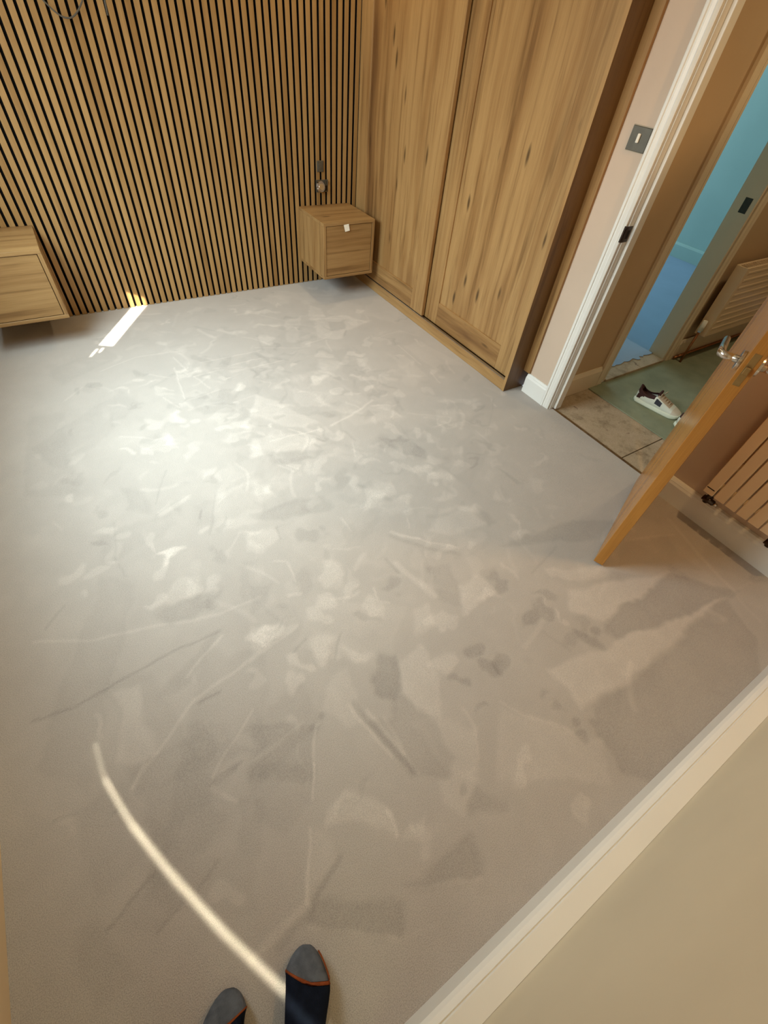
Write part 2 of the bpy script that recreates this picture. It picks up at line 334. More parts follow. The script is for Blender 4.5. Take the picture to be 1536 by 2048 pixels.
# ------------------------------------------------------------------ floor: carpet with brushed pile
PILE_SHADE_MARKS={"p":[[[[-1.495,-2.826],[-1.432,-2.854],[-1.461,-2.924],[-1.506,-2.978],[-1.538,-2.959],[-1.544,-2.907]],-0.55],[[[-1.487,-2.958],[-1.46,-3.08],[-1.443,-3.193],[-1.492,-3.247],[-1.591,-3.188],[-1.621,-2.996],[-1.551,-3.009]],-0.3],[[[-1.44,-2.877],[-1.345,-2.869],[-1.336,-2.983],[-1.436,-3.099],[-1.46,-3.08],[-1.482,-2.961]],0.3],[[[-1.921,-2.815],[-1.754,-2.924],[-1.827,-3.046],[-1.974,-2.958]],-0.28],[[[-1.655,-2.83],[-1.599,-2.818],[-1.606,-2.865],[-1.617,-2.988],[-1.683,-2.96],[-1.719,-2.9]],0.22],[[[-1.515,-3.059],[-1.427,-3.105],[-1.352,-3.177],[-1.429,-3.285],[-1.469,-3.233]],0.18],[[[-1.083,-2.754],[-0.961,-2.76],[-0.96,-2.838],[-1.129,-2.851]],0.35],[[[-1.143,-2.625],[-1.033,-2.657],[-1.114,-2.803],[-1.187,-2.763]],-0.25],[[[-1.285,-2.74],[-1.223,-2.759],[-1.257,-2.847],[-1.328,-2.844]],0.25],[[[-1.815,-2.533],[-1.666,-2.588],[-1.793,-2.629],[-1.853,-2.634]],0.25],[[[-1.663,-2.13],[-1.568,-2.16],[-1.574,-2.226],[-1.659,-2.264],[-1.701,-2.233]],0.25],[[[-1.753,-2.369],[-1.681,-2.4],[-1.757,-2.478],[-1.796,-2.485]],-0.22],[[[-0.807,-2.684],[-0.415,-2.723],[-0.245,-2.813],[-0.376,-2.863],[-0.593,-2.768]],-0.35],[[[-0.728,-2.86],[-0.507,-2.961],[-0.471,-3.027],[-0.654,-2.973],[-0.727,-2.897]],0.3],[[[-0.672,-2.962],[-0.508,-2.989],[-0.375,-3.08],[-0.548,-3.021]],-0.25],[[[-0.72,-2.979],[-0.347,-3.1],[-0.263,-3.122],[-0.547,-3.134],[-0.706,-3.134],[-0.76,-3.033]],0.35],[[[-0.706,-3.134],[-0.534,-3.133],[-0.271,-3.127],[-0.089,-3.319],[-0.414,-3.282],[-0.516,-3.257],[-0.717,-3.204],[-0.729,-3.152]],-0.45],[[[-0.722,-3.209],[-0.516,-3.257],[-0.414,-3.282],[-0.166,-3.312],[-0.549,-3.314],[-0.834,-3.311],[-1.011,-3.302],[-1.012,-3.169]],0.35],[[[-0.964,-3.318],[-0.651,-3.329],[-0.167,-3.319],[-0.218,-3.479],[-0.473,-3.61],[-0.769,-3.583],[-0.96,-3.563],[-1.061,-3.488],[-1.019,-3.39]],-0.4],[[[-0.296,-2.926],[-0.08,-2.999],[-0.141,-3.081],[-0.114,-3.184],[-0.422,-2.989]],-0.2],[[[-1.238,-3.164],[-1.124,-3.311],[-1.019,-3.39],[-1.1,-3.482],[-1.376,-3.317]],0.2],[[[-2.229,-2.539],[-2.165,-2.552],[-2.181,-2.623],[-2.163,-2.729],[-2.167,-2.762],[-2.201,-2.776],[-2.253,-2.735]],0.3],[[[-2.088,-2.579],[-1.927,-2.497],[-1.894,-2.501],[-2.031,-2.612],[-2.122,-2.618]],-0.2],[[[-2.067,-2.326],[-1.962,-2.309],[-1.846,-2.341],[-1.904,-2.409],[-2.041,-2.397],[-2.072,-2.345]],-0.3],[[[-2.062,-2.306],[-1.95,-2.227],[-1.896,-2.248],[-1.93,-2.302],[-2.067,-2.347]],0.25],[[[-2.079,-2.726],[-2.035,-2.742],[-2.026,-2.821],[-2.048,-2.862],[-2.095,-2.834]],-0.2],[[[-2.06,-2.898],[-1.976,-2.9],[-1.929,-2.914],[-1.968,-3.015],[-2.015,-2.971]],0.2],[[[-1.841,-3.131],[-1.764,-3.11],[-1.695,-3.211],[-1.698,-3.273],[-1.726,-3.244],[-1.785,-3.186],[-1.861,-3.17]],0.3],[[[-1.917,-3.274],[-1.754,-3.383],[-1.765,-3.422],[-1.791,-3.439],[-1.896,-3.361],[-1.961,-3.31]],-0.4],[[[-1.739,-3.359],[-1.533,-3.374],[-1.541,-3.438],[-1.56,-3.454],[-1.743,-3.366]],-0.38],[[[-1.887,-3.145],[-1.839,-3.231],[-1.901,-3.251],[-1.947,-3.263]],0.15],[[[-1.96,-2.921],[-1.812,-3.01],[-1.857,-3.082],[-1.942,-3.112],[-2.003,-3.033]],-0.18],[[[-1.518,-3.234],[-1.417,-3.255],[-1.461,-3.316],[-1.527,-3.33],[-1.558,-3.28]],0.2],[[[-1.509,-3.337],[-1.433,-3.29],[-1.415,-3.334],[-1.381,-3.364],[-1.395,-3.379]],-0.3],[[[-2.432,-2.793],[-2.392,-2.801],[-2.39,-2.847],[-2.427,-2.816]],0.2],[[[-2.261,-2.82],[-2.225,-2.846],[-2.03,-2.879],[-1.979,-2.91],[-2.07,-2.917],[-2.021,-2.987],[-2.055,-3.083],[-2.165,-3.035]],0.12],[[[-2.347,-3.075],[-2.234,-3.027],[-2.187,-3.111],[-2.253,-3.134]],-0.15],[[[-2.42,-3.023],[-2.347,-3.075],[-2.312,-3.181],[-2.392,-3.185],[-2.415,-3.131]],-0.15],[[[-1.863,-1.238],[-1.774,-1.295],[-1.802,-1.341],[-1.857,-1.315]],0.3],[[[-1.511,-0.868],[-1.472,-0.865],[-1.485,-0.909],[-1.521,-0.903]],0.4],[[[-1.645,-1.15],[-1.455,-1.135],[-1.364,-1.193],[-1.449,-1.355],[-1.6,-1.316]],-0.25],[[[-1.728,-1.874],[-1.521,-1.875],[-1.605,-2.089],[-1.802,-2.085]],0.2],[[[-2.043,-1.657],[-1.968,-1.74],[-1.982,-1.861],[-2.047,-1.806]],-0.2],[[[-1.951,-1.866],[-1.808,-1.811],[-1.819,-1.85],[-1.946,-1.9]],0.35],[[[-0.568,-0.378],[-0.524,-0.451],[-0.55,-0.58],[-0.657,-0.592]],0.25],[[[-0.825,-0.526],[-0.689,-0.499],[-0.855,-0.834],[-0.914,-0.786]],0.25],[[[-0.625,-0.578],[-0.406,-0.609],[-0.302,-0.758],[-0.512,-0.804],[-0.587,-0.897],[-0.718,-0.819]],0.3],[[[-0.551,-0.66],[-0.443,-0.676],[-0.501,-0.783],[-0.596,-0.771]],-0.4],[[[-1.298,-1.263],[-1.216,-1.386],[-1.1,-1.634],[-1.28,-1.579],[-1.394,-1.417]],0.3],[[[-1.116,-1.201],[-0.993,-1.42],[-0.978,-1.53],[-1.126,-1.445]],0.22],[[[-1.461,-1.595],[-1.272,-1.643],[-1.151,-1.773],[-1.352,-1.745],[-1.513,-1.732]],0.28],[[[-1.448,-1.712],[-1.275,-1.769],[-1.174,-1.819],[-1.244,-1.852],[-1.433,-1.798]],-0.25],[[[-1.638,-2.064],[-1.411,-2.063],[-1.31,-2.103],[-1.322,-2.175],[-1.524,-2.144]],-0.3],[[[-0.599,-2.086],[-0.528,-2.106],[-0.64,-2.219],[-0.693,-2.206]],0.28],[[[-1.023,-2.47],[-0.89,-2.388],[-0.747,-2.451],[-0.778,-2.568],[-0.944,-2.543]],0.25],[[[-0.498,-1.787],[-0.384,-1.823],[-0.443,-1.914],[-0.554,-1.91]],0.2],[[[-0.89,-1.856],[-0.773,-1.898],[-0.724,-2.039],[-0.754,-2.109],[-0.854,-1.99]],-0.3],[[[-0.125,-0.062],[0.052,-0.158],[-0.0,-0.374],[-0.512,-0.399],[-0.48,-0.136]],-0.12]],"b":[[[[-1.191,-2.992],[-1.16,-3.01],[-1.21,-3.015]],-0.45],[[[-1.179,-3.066],[-1.146,-3.085],[-1.201,-3.092]],-0.45],[[[-1.287,-3.141],[-1.264,-3.154],[-1.299,-3.154]],-0.4],[[[-1.298,-3.034],[-1.276,-3.046],[-1.306,-3.044]],-0.4],[[[-0.929,-2.813],[-0.899,-2.829],[-0.949,-2.836]],-0.4],[[[-1.629,-2.708],[-1.592,-2.729],[-1.65,-2.75]],0.3],[[[-1.558,-2.789],[-1.519,-2.812],[-1.569,-2.809]],0.3],[[[-1.484,-2.474],[-1.445,-2.496],[-1.511,-2.527]],0.35],[[[-1.302,-2.976],[-1.27,-2.994],[-1.326,-3.007]],0.3],[[[-1.765,-2.767],[-1.738,-2.783],[-1.776,-2.791]],0.3],[[[-1.245,-2.832],[-1.227,-2.842],[-1.268,-2.863]],0.3],[[[-1.748,-2.911],[-1.733,-2.92],[-1.753,-2.922]],-0.4],[[[-1.295,-2.629],[-1.272,-2.641],[-1.31,-2.654]],-0.35],[[[-1.449,-2.68],[-1.423,-2.694],[-1.459,-2.697]],-0.3],[[[-1.717,-2.725],[-1.688,-2.741],[-1.724,-2.74]],0.3],[[[-1.547,-2.571],[-1.51,-2.591],[-1.558,-2.592]],0.3],[[[-1.467,-2.263],[-1.431,-2.282],[-1.48,-2.29]],-0.3],[[[-0.8,-3.15],[-0.756,-3.175],[-0.826,-3.172]],-0.5],[[[-0.918,-2.984],[-0.889,-3.0],[-0.945,-3.012]],-0.5],[[[-0.846,-2.984],[-0.82,-2.999],[-0.865,-3.002]],-0.4],[[[-1.072,-3.313],[-1.046,-3.329],[-1.086,-3.325]],-0.4],[[[-1.081,-3.356],[-1.049,-3.375],[-1.094,-3.368]],-0.4],[[[-0.987,-3.358],[-0.968,-3.369],[-0.999,-3.368]],-0.3],[[[-1.095,-3.21],[-1.076,-3.222],[-1.107,-3.222]],-0.3],[[[-0.82,-2.941],[-0.779,-2.964],[-0.831,-2.952]],-0.35],[[[-1.138,-3.07],[-1.12,-3.08],[-1.162,-3.096]],-0.4],[[[-1.084,-3.259],[-1.065,-3.271],[-1.096,-3.27]],-0.3],[[[-1.816,-2.587],[-1.787,-2.604],[-1.825,-2.612]],0.35],[[[-1.963,-2.091],[-1.925,-2.111],[-1.969,-2.114]],0.3],[[[-1.81,-2.191],[-1.777,-2.209],[-1.822,-2.229]],-0.2],[[[-1.957,-2.862],[-1.928,-2.878],[-1.966,-2.887]],0.2],[[[-1.468,-3.279],[-1.451,-3.289],[-1.481,-3.295]],-0.3],[[[-1.828,-3.0],[-1.824,-3.002],[-1.863,-3.073]],0.2],[[[-1.894,-1.476],[-1.868,-1.489],[-1.902,-1.511]],0.3],[[[-1.732,-1.285],[-1.688,-1.306],[-1.741,-1.319]],0.35],[[[-1.98,-1.44],[-1.954,-1.453],[-1.983,-1.456]],0.4],[[[-1.81,-1.436],[-1.755,-1.462],[-1.815,-1.458]],0.35],[[[-1.363,-1.14],[-1.339,-1.151],[-1.377,-1.178]],0.4],[[[-1.411,-1.275],[-1.392,-1.284],[-1.422,-1.303]],0.4],[[[-1.527,-1.457],[-1.484,-1.478],[-1.536,-1.483]],0.35],[[[-1.438,-1.47],[-1.393,-1.491],[-1.452,-1.508]],0.3],[[[-1.721,-1.738],[-1.696,-1.751],[-1.734,-1.779]],0.3],[[[-1.484,-0.995],[-1.459,-1.006],[-1.49,-1.014]],0.35],[[[-1.822,-0.863],[-1.799,-0.873],[-1.826,-0.882]],0.35],[[[-1.645,-1.356],[-1.617,-1.37],[-1.653,-1.382]],0.3],[[[-2.245,-1.662],[-2.2,-1.685],[-2.249,-1.691]],0.1],[[[-1.475,-1.681],[-1.447,-1.695],[-1.492,-1.726]],0.2],[[[-1.968,-2.089],[-1.931,-2.109],[-1.974,-2.112]],0.3],[[[-0.927,-1.266],[-0.897,-1.279],[-0.954,-1.32]],0.35],[[[-1.095,-1.21],[-1.073,-1.22],[-1.107,-1.238]],0.4],[[[-0.728,-1.747],[-0.699,-1.76],[-0.748,-1.778]],0.35],[[[-1.066,-1.771],[-1.043,-1.782],[-1.085,-1.806]],0.35],[[[-0.79,-1.146],[-0.734,-1.171],[-0.825,-1.213]],0.25],[[[-0.61,-1.095],[-0.562,-1.115],[-0.622,-1.116]],0.4],[[[-0.66,-1.365],[-0.605,-1.39],[-0.678,-1.396]],0.35],[[[-0.709,-1.449],[-0.678,-1.463],[-0.719,-1.466]],0.4],[[[-0.719,-1.309],[-0.692,-1.321],[-0.73,-1.328]],0.4],[[[-0.891,-1.403],[-0.857,-1.419],[-0.9,-1.421]],0.4],[[[-0.822,-1.453],[-0.796,-1.465],[-0.834,-1.475]],0.35],[[[-0.774,-1.025],[-0.726,-1.045],[-0.787,-1.052]],0.35],[[[-0.694,-1.89],[-0.678,-1.898],[-0.71,-1.913]],0.3],[[[-0.654,-1.971],[-0.638,-1.978],[-0.678,-2.004]],0.3],[[[-0.429,-1.487],[-0.373,-1.512],[-0.46,-1.532]],0.15],[[[-1.335,-1.538],[-1.32,-1.545],[-1.341,-1.553]],0.4],[[[-1.137,-1.67],[-1.118,-1.679],[-1.144,-1.685]],0.4],[[[-1.021,-0.719],[-0.978,-0.736],[-1.041,-0.768]],0.3],[[[-0.982,-1.063],[-0.955,-1.075],[-0.991,-1.084]],0.35],[[[-0.738,-2.13],[-0.693,-2.152],[-0.753,-2.15]],0.2],[[[-0.861,-2.0],[-0.823,-2.019],[-0.888,-2.042]],0.2],[[[-1.157,-2.087],[-1.122,-2.105],[-1.18,-2.129]],0.25],[[[-1.069,-2.18],[-1.028,-2.201],[-1.094,-2.22]],0.3],[[[-1.071,-2.295],[-1.011,-2.326],[-1.097,-2.336]],0.2],[[[-1.15,-2.197],[-1.13,-2.207],[-1.181,-2.249]],0.2],[[[-0.846,-2.33],[-0.791,-2.358],[-0.856,-2.342]],0.25],[[[-1.364,-2.098],[-1.332,-2.115],[-1.377,-2.125]],0.3],[[[-1.308,-2.034],[-1.288,-2.044],[-1.317,-2.053]],0.3],[[[-0.863,-2.121],[-0.797,-2.154],[-0.876,-2.141]],0.2],[[[-0.851,-1.672],[-0.794,-1.699],[-0.86,-1.688]],-0.2],[[[-0.873,-1.894],[-0.827,-1.917],[-0.894,-1.928]],-0.3],[[[-0.409,-2.194],[-0.336,-2.229],[-0.435,-2.224]],0.2],[[[-0.261,-1.791],[-0.206,-1.816],[-0.282,-1.818]],0.15],[[[-0.381,-1.772],[-0.309,-1.805],[-0.393,-1.788]],0.15],[[[-0.315,-0.228],[-0.267,-0.245],[-0.349,-0.294]],0.2],[[[-0.093,-0.275],[-0.055,-0.289],[-0.111,-0.308]],0.2],[[[-0.756,-0.219],[-0.667,-0.252],[-0.788,-0.295]],0.15],[[[-0.923,-0.355],[-0.817,-0.395],[-0.93,-0.374]],0.3],[[[-0.954,-0.552],[-0.863,-0.588],[-0.961,-0.569]],0.3]],"l":[[[[-2.443,-2.507],[-2.347,-2.52],[-2.248,-2.516],[-2.107,-2.494],[-2.012,-2.489],[-1.904,-2.496]],0.008,-0.6],[[[-2.415,-2.248],[-2.259,-2.329],[-2.113,-2.364],[-1.989,-2.406],[-1.884,-2.435],[-1.739,-2.431]],0.012,0.3],[[[-2.24,-2.818],[-2.128,-2.734],[-2.039,-2.672]],0.012,0.35],[[[-2.036,-2.591],[-1.978,-2.555],[-1.9,-2.519]],0.01,0.4],[[[-2.034,-2.675],[-1.816,-2.628]],0.012,0.35],[[[-2.029,-2.689],[-1.968,-2.69]],0.01,-0.7],[[[-2.062,-2.906],[-1.979,-2.908]],0.008,-0.6],[[[-2.06,-2.898],[-1.903,-2.786]],0.008,0.35],[[[-2.065,-2.914],[-2.019,-2.982]],0.01,0.35],[[[-2.384,-2.218],[-2.324,-2.16]],0.006,-0.35],[[[-2.137,-2.023],[-2.124,-2.132]],0.008,-0.35],[[[-1.829,-3.045],[-1.76,-2.92],[-1.752,-2.92]],0.008,0.5],[[[-1.628,-2.924],[-1.608,-3.053],[-1.576,-3.174]],0.022,-0.5],[[[-1.644,-2.921],[-1.626,-3.043],[-1.609,-3.11]],0.012,0.35],[[[-1.602,-2.963],[-1.584,-3.089],[-1.566,-3.185]],0.012,0.4],[[[-1.175,-2.418],[-1.1,-2.517],[-0.984,-2.628]],0.022,-0.35],[[[-1.163,-2.399],[-1.076,-2.496],[-0.965,-2.604]],0.01,0.4],[[[-1.229,-2.551],[-1.211,-2.632],[-1.185,-2.739]],0.03,0.4],[[[-1.257,-2.509],[-1.245,-2.588]],0.015,-0.4],[[[-1.857,-2.645],[-1.729,-2.617],[-1.671,-2.6]],0.012,0.3],[[[-1.96,-2.92],[-1.882,-2.912],[-1.795,-2.894]],0.012,0.3],[[[-1.717,-2.686],[-1.663,-2.661]],0.01,-0.4],[[[-1.638,-2.312],[-1.593,-2.336],[-1.603,-2.435]],0.008,0.4],[[[-1.648,-2.476],[-1.608,-2.49]],0.015,0.4],[[[-1.577,-2.234],[-1.562,-2.163]],0.008,-0.4],[[[-1.617,-2.769],[-1.56,-2.698]],0.01,-0.4],[[[-1.36,-2.602],[-1.378,-2.657],[-1.344,-2.684]],0.008,0.4],[[[-1.525,-2.567],[-1.454,-2.591],[-1.422,-2.584]],0.012,0.35],[[[-1.811,-3.01],[-1.853,-3.084]],0.008,0.5],[[[-1.884,-3.139],[-1.95,-3.268]],0.008,0.45],[[[-1.84,-3.233],[-1.935,-3.274]],0.014,-0.55],[[[-1.951,-3.271],[-2.101,-3.293]],0.02,0.3],[[[-1.695,-3.211],[-1.69,-3.244],[-1.699,-3.273]],0.008,0.5],[[[-1.962,-3.311],[-1.895,-3.359],[-1.792,-3.44]],0.008,0.35],[[[-1.743,-3.366],[-1.562,-3.455]],0.008,0.35],[[[-1.942,-3.287],[-2.035,-3.306]],0.02,-0.35],[[[-2.201,-2.777],[-2.248,-2.819]],0.01,0.35],[[[-2.234,-3.027],[-2.347,-3.075]],0.008,-0.5],[[[-2.203,-3.115],[-2.256,-3.135]],0.008,-0.45],[[[-2.425,-2.797],[-2.373,-2.804]],0.006,-0.4],[[[-2.299,-2.853],[-2.287,-2.848]],0.008,-0.5],[[[-2.07,-2.917],[-1.995,-2.915]],0.008,-0.5],[[[-2.071,-2.921],[-2.021,-2.987]],0.01,0.35],[[[-2.161,-3.105],[-2.104,-3.077]],0.01,-0.35],[[[-1.61,-0.825],[-1.641,-1.152]],0.008,0.45],[[[-1.59,-0.714],[-1.554,-0.888]],0.006,0.4],[[[-1.632,-1.165],[-1.455,-1.135]],0.006,0.4],[[[-1.536,-0.953],[-1.5,-1.105]],0.006,0.4],[[[-1.536,-0.953],[-1.374,-0.948]],0.008,0.4],[[[-1.462,-0.83],[-1.112,-0.833]],0.008,0.4],[[[-1.336,-0.924],[-1.144,-0.915]],0.008,0.4],[[[-1.961,-0.71],[-1.774,-0.636],[-1.519,-0.661]],0.006,0.3],[[[-2.166,-0.927],[-2.058,-0.81]],0.004,0.25],[[[-1.961,-1.882],[-1.811,-1.821]],0.008,-0.3],[[[-1.807,-2.082],[-1.721,-1.878]],0.008,-0.35],[[[-1.948,-1.826],[-1.862,-1.643]],0.006,-0.35],[[[-1.816,-1.978],[-1.796,-1.937]],0.006,-0.6],[[[-1.748,-0.841],[-1.661,-0.916]],0.008,0.4],[[[-1.717,-0.999],[-1.671,-1.054]],0.008,0.4],[[[-1.74,-1.091],[-1.688,-1.212]],0.01,0.4],[[[-1.873,-0.946],[-1.879,-0.977]],0.006,0.4],[[[-2.281,-1.802],[-2.302,-1.743]],0.006,0.2],[[[-2.138,-2.024],[-2.11,-1.844]],0.006,-0.25],[[[-1.06,-1.669],[-0.924,-1.638],[-0.755,-1.564]],0.016,0.45],[[[-0.283,-1.106],[-0.283,-1.366]],0.006,0.4],[[[-0.825,-0.526],[-0.963,-0.366]],0.006,0.3],[[[-1.119,-1.671],[-1.38,-1.648]],0.006,0.4],[[[-1.263,-1.603],[-1.14,-1.75]],0.006,0.4],[[[-1.41,-1.822],[-1.367,-1.895]],0.008,0.35],[[[-1.387,-1.827],[-1.346,-1.886]],0.006,0.35],[[[-0.644,-1.753],[-0.441,-1.882],[-0.478,-1.914],[-0.575,-1.908]],0.008,0.3],[[[-1.025,-1.835],[-1.066,-1.927]],0.006,0.35],[[[-0.079,-1.056],[-0.17,-0.942],[-0.349,-0.97]],0.006,0.25],[[[-0.657,-0.565],[-0.431,-0.654]],0.006,0.35],[[[-0.825,-0.869],[-0.668,-0.84]],0.006,0.35],[[[-1.235,-0.994],[-1.022,-0.984]],0.006,0.4],[[[-1.126,-0.789],[-0.872,-0.895]],0.01,0.35],[[[-1.173,-2.401],[-1.081,-2.49]],0.008,0.3],[[[-1.057,-2.368],[-1.082,-2.418]],0.006,0.3],[[[-1.304,-2.321],[-1.306,-2.237]],0.004,0.3],[[[-0.349,-2.071],[-0.102,-1.846]],0.008,-0.2],[[[-0.398,-2.032],[-0.397,-2.14]],0.01,0.25],[[[-0.28,-1.452],[-0.3,-1.584]],0.005,0.35],[[[0.003,-2.943],[-0.063,-3.153],[-0.104,-3.32]],0.02,0.25],[[[-0.3,-3.297],[0.078,-3.327]],0.01,0.15],[[[-0.296,-2.926],[-0.177,-2.953],[-0.058,-3.01]],0.008,0.3],[[[-0.783,-2.848],[-0.593,-2.798]],0.01,-0.35],[[[-0.923,-3.05],[-0.895,-3.154]],0.012,-0.25],[[[-0.12,-3.328],[-0.144,-3.442]],0.012,0.15],[[[-1.227,-3.152],[-1.183,-3.237],[-1.09,-3.337]],0.01,0.25]]}  # brush marks, plus painted shade under the corner nightstand and behind the door
def build_carpet():
    X0, X1, Y0, Y1, S = -2.56, 0.158, -4.45, 0.018, 0.0062
    nx = int((X1 - X0) / S) + 1; ny = int((Y1 - Y0) / S) + 1
    gx = np.linspace(X0, X1, nx); gy = np.linspace(Y0, Y1, ny)
    GX, GY = np.meshgrid(gx, gy)
    rs = np.random.RandomState(4)
    def vnoise(sc, seed):
        r = np.random.RandomState(seed); g = r.rand(int(5 * sc) + 4, int(4 * sc) + 4)
        u = (GX + 2.7) * sc; v = (GY + 4.6) * sc
        iu = u.astype(int); iv = v.astype(int); fu = u - iu; fv = v - iv
        fu = fu * fu * (3 - 2 * fu); fv = fv * fv * (3 - 2 * fv)
        return (g[iv, iu] * (1 - fu) * (1 - fv) + g[iv, iu + 1] * fu * (1 - fv) + g[iv + 1, iu] * (1 - fu) * fv + g[iv + 1, iu + 1] * fu * fv)
    # wobble makes the traced outlines irregular
    WX = GX + (vnoise(14, 1) - .5) * .03 + (vnoise(45, 2) - .5) * .012
    WY = GY + (vnoise(14, 3) - .5) * .03 + (vnoise(45, 4) - .5) * .012
    F = np.zeros_like(GX)
    BX = (vnoise(24, 11) - .5) * .05; BY = (vnoise(24, 12) - .5) * .05
    def sub(xa, xb, ya, yb):
        i0 = max(0, int((xa - X0) / S) - 2); i1 = min(nx, int((xb - X0) / S) + 3)
        j0 = max(0, int((ya - Y0) / S) - 2); j1 = min(ny, int((yb - Y0) / S) + 3)
        return slice(j0, j1), slice(i0, i1)
    def segd(px, py, a, b):
        ax, ay = a; bx, by = b; dx = bx - ax; dy = by - ay; l2 = dx * dx + dy * dy + 1e-12
        t = np.clip(((px - ax) * dx + (py - ay) * dy) / l2, 0, 1)
        return np.hypot(px - ax - t * dx, py - ay - t * dy)
    def poly(pts, val):
        xs = [p[0] for p in pts]; ys = [p[1] for p in pts]; s = sub(min(xs) - .04, max(xs) + .04, min(ys) - .04, max(ys) + .04)
        px, py = WX[s], WY[s]; ins = np.zeros(px.shape, bool); d = np.full(px.shape, 9.)
        for i in range(len(pts)):
            a = pts[i]; b = pts[(i + 1) % len(pts)]
            c = ((a[1] > py) != (b[1] > py)) & (px < (b[0] - a[0]) * (py - a[1]) / (b[1] - a[1] + 1e-12) + a[0])
            ins ^= c; d = np.minimum(d, segd(px, py, a, b))
        sd = np.where(ins, d, -d); wgt = np.clip(sd / .016 + .5, 0, 1)
        fade = 0.55 + 0.45 * np.exp(-np.clip(sd, 0, 1) / .07)      # strongest along the edge of the stroke
        F[s] += val * wgt * fade
    def blob(q, val):
        c, a, b = q; ra = math.hypot(a[0] - c[0], a[1] - c[1]); rb = math.hypot(b[0] - c[0], b[1] - c[1]); r = max(ra, rb)
        s = sub(c[0] - r * 1.5, c[0] + r * 1.5, c[1] - r * 1.5, c[1] + r * 1.5)
        u = np.array([a[0] - c[0], a[1] - c[1]]); v = np.array([b[0] - c[0], b[1] - c[1]])
        Mi = np.linalg.inv(np.array([u, v]).T + 1e-9 * np.eye(2)); X = WX[s] - c[0] + BX[s]; Y = WY[s] - c[1] + BY[s]
        q2 = np.hypot(Mi[0, 0] * X + Mi[0, 1] * Y, Mi[1, 0] * X + Mi[1, 1] * Y)
        F[s] += val * np.clip((1.2 - q2) / .45, 0, 1)
    def line(pts, wd, val):
        xs = [p[0] for p in pts]; ys = [p[1] for p in pts]; s = sub(min(xs) - .05, max(xs) + .05, min(ys) - .05, max(ys) + .05)
        px = GX[s] + (WX[s] - GX[s]) * .35; py = GY[s] + (WY[s] - GY[s]) * .35; d = np.full(px.shape, 9.)
        for i in range(len(pts) - 1): d = np.minimum(d, segd(px, py, pts[i], pts[i + 1]))
        F[s] += val * np.clip(1.35 - d / max(wd * .5, .0045), 0, 1)
    for p, v in PILE_SHADE_MARKS['p']: poly(p, v)
    for q, v in PILE_SHADE_MARKS['b']: blob(q, v)
    for p, wd, v in PILE_SHADE_MARKS['l']: line(p, wd, v * (.7 if v < 0 else .8))
    # the small smudges of knees, hands and feet in between
    for i in range(620):
        cx = rs.normal(-1.15, .62); cy = rs.normal(-1.55, .8)
        if not (-2.4 < cx < .1 and -3.5 < cy < -.08): continue
        a = rs.rand() * 6.28; la = .02 + .055 * rs.rand() ** 1.5; lb = .007 + .022 * rs.rand()
        v = (.08 + .22 * rs.rand() ** 1.5) * (1 if rs.rand() < .66 else -1)
        blob([(cx, cy), (cx + la * math.cos(a), cy + la * math.sin(a)), (cx - lb * math.sin(a), cy + lb * math.cos(a))], v)
    for i in range(80):
        cx = rs.normal(-1.1, .6); cy = rs.normal(-1.6, .9)
        if not (-2.4 < cx < .05 and -3.5 < cy < -.1): continue
        a = rs.rand() * 6.28; k = rs.normal(0, 5); pts = []; n = rs.randint(4, 9)
        for j in range(n):
            pts.append((cx, cy)); cx += .028 * math.cos(a); cy += .028 * math.sin(a); a += k * .028
        line(pts, .010 + .014 * rs.rand(), (.08 + .18 * rs.rand()) * (1 if rs.rand() < .65 else -1))
    # broad areas brushed one way or the other: crisp-edged cells
    for k in range(26):
        cx = -2.3 + 2.3 * rs.rand(); cy = -3.4 + 3.2 * rs.rand(); a = rs.rand() * 3.14; l = .12 + .22 * rs.rand(); h = .05 + .08 * rs.rand()
        ca, sa = math.cos(a), math.sin(a)
        poly([(cx + ca * u - sa * v, cy + sa * u + ca * v) for u, v in ((-l, -h), (l * .9, -h * .7), (l, h * .8), (-l * .8, h))], rs.choice([-.14, .14, .10]))
    F = np.clip(F, -.85, .85)
    F += (vnoise(9, 8) - .5) * .10 + (vnoise(30, 9) - .5) * .07
    H = np.clip(F, -1, 1)
    k = np.array([.25, .5, .25])
    for _ in range(2):
        H = np.apply_along_axis(lambda r: np.convolve(np.pad(r, 1, 'edge'), k, 'valid'), 0, H)
        H = np.apply_along_axis(lambda r: np.convolve(np.pad(r, 1, 'edge'), k, 'valid'), 1, H)
    Zv = H * .0018
    co = np.stack([GX, GY, Zv], -1).reshape(-1, 3)
    idx = np.arange(nx * ny).reshape(ny, nx)
    q = np.stack([idx[:-1, :-1], idx[:-1, 1:], idx[1:, 1:], idx[1:, :-1]], -1).reshape(-1, 4)
    me = bpy.data.meshes.new('carpet'); me.vertices.add(len(co)); me.vertices.foreach_set('co', co.astype('f').ravel())
    me.loops.add(q.size); me.loops.foreach_set('vertex_index', q.astype('i').ravel())
    me.polygons.add(len(q)); me.polygons.foreach_set('loop_start', np.arange(0, q.size, 4, dtype='i'))
    me.update(calc_edges=True)
    at = me.attributes.new('pile', 'FLOAT', 'POINT'); at.data.foreach_set('value', (0.5 + 0.5 * np.clip(F, -1, 1)).astype('f').ravel())
    me.polygons.foreach_set('use_smooth', np.ones(len(q), bool))
    return me
fl = link('floor', build_carpet(), M['carpet']); tag(fl, kind='structure', label='pale greige carpet with brushed pile, foot marks and some painted shade')

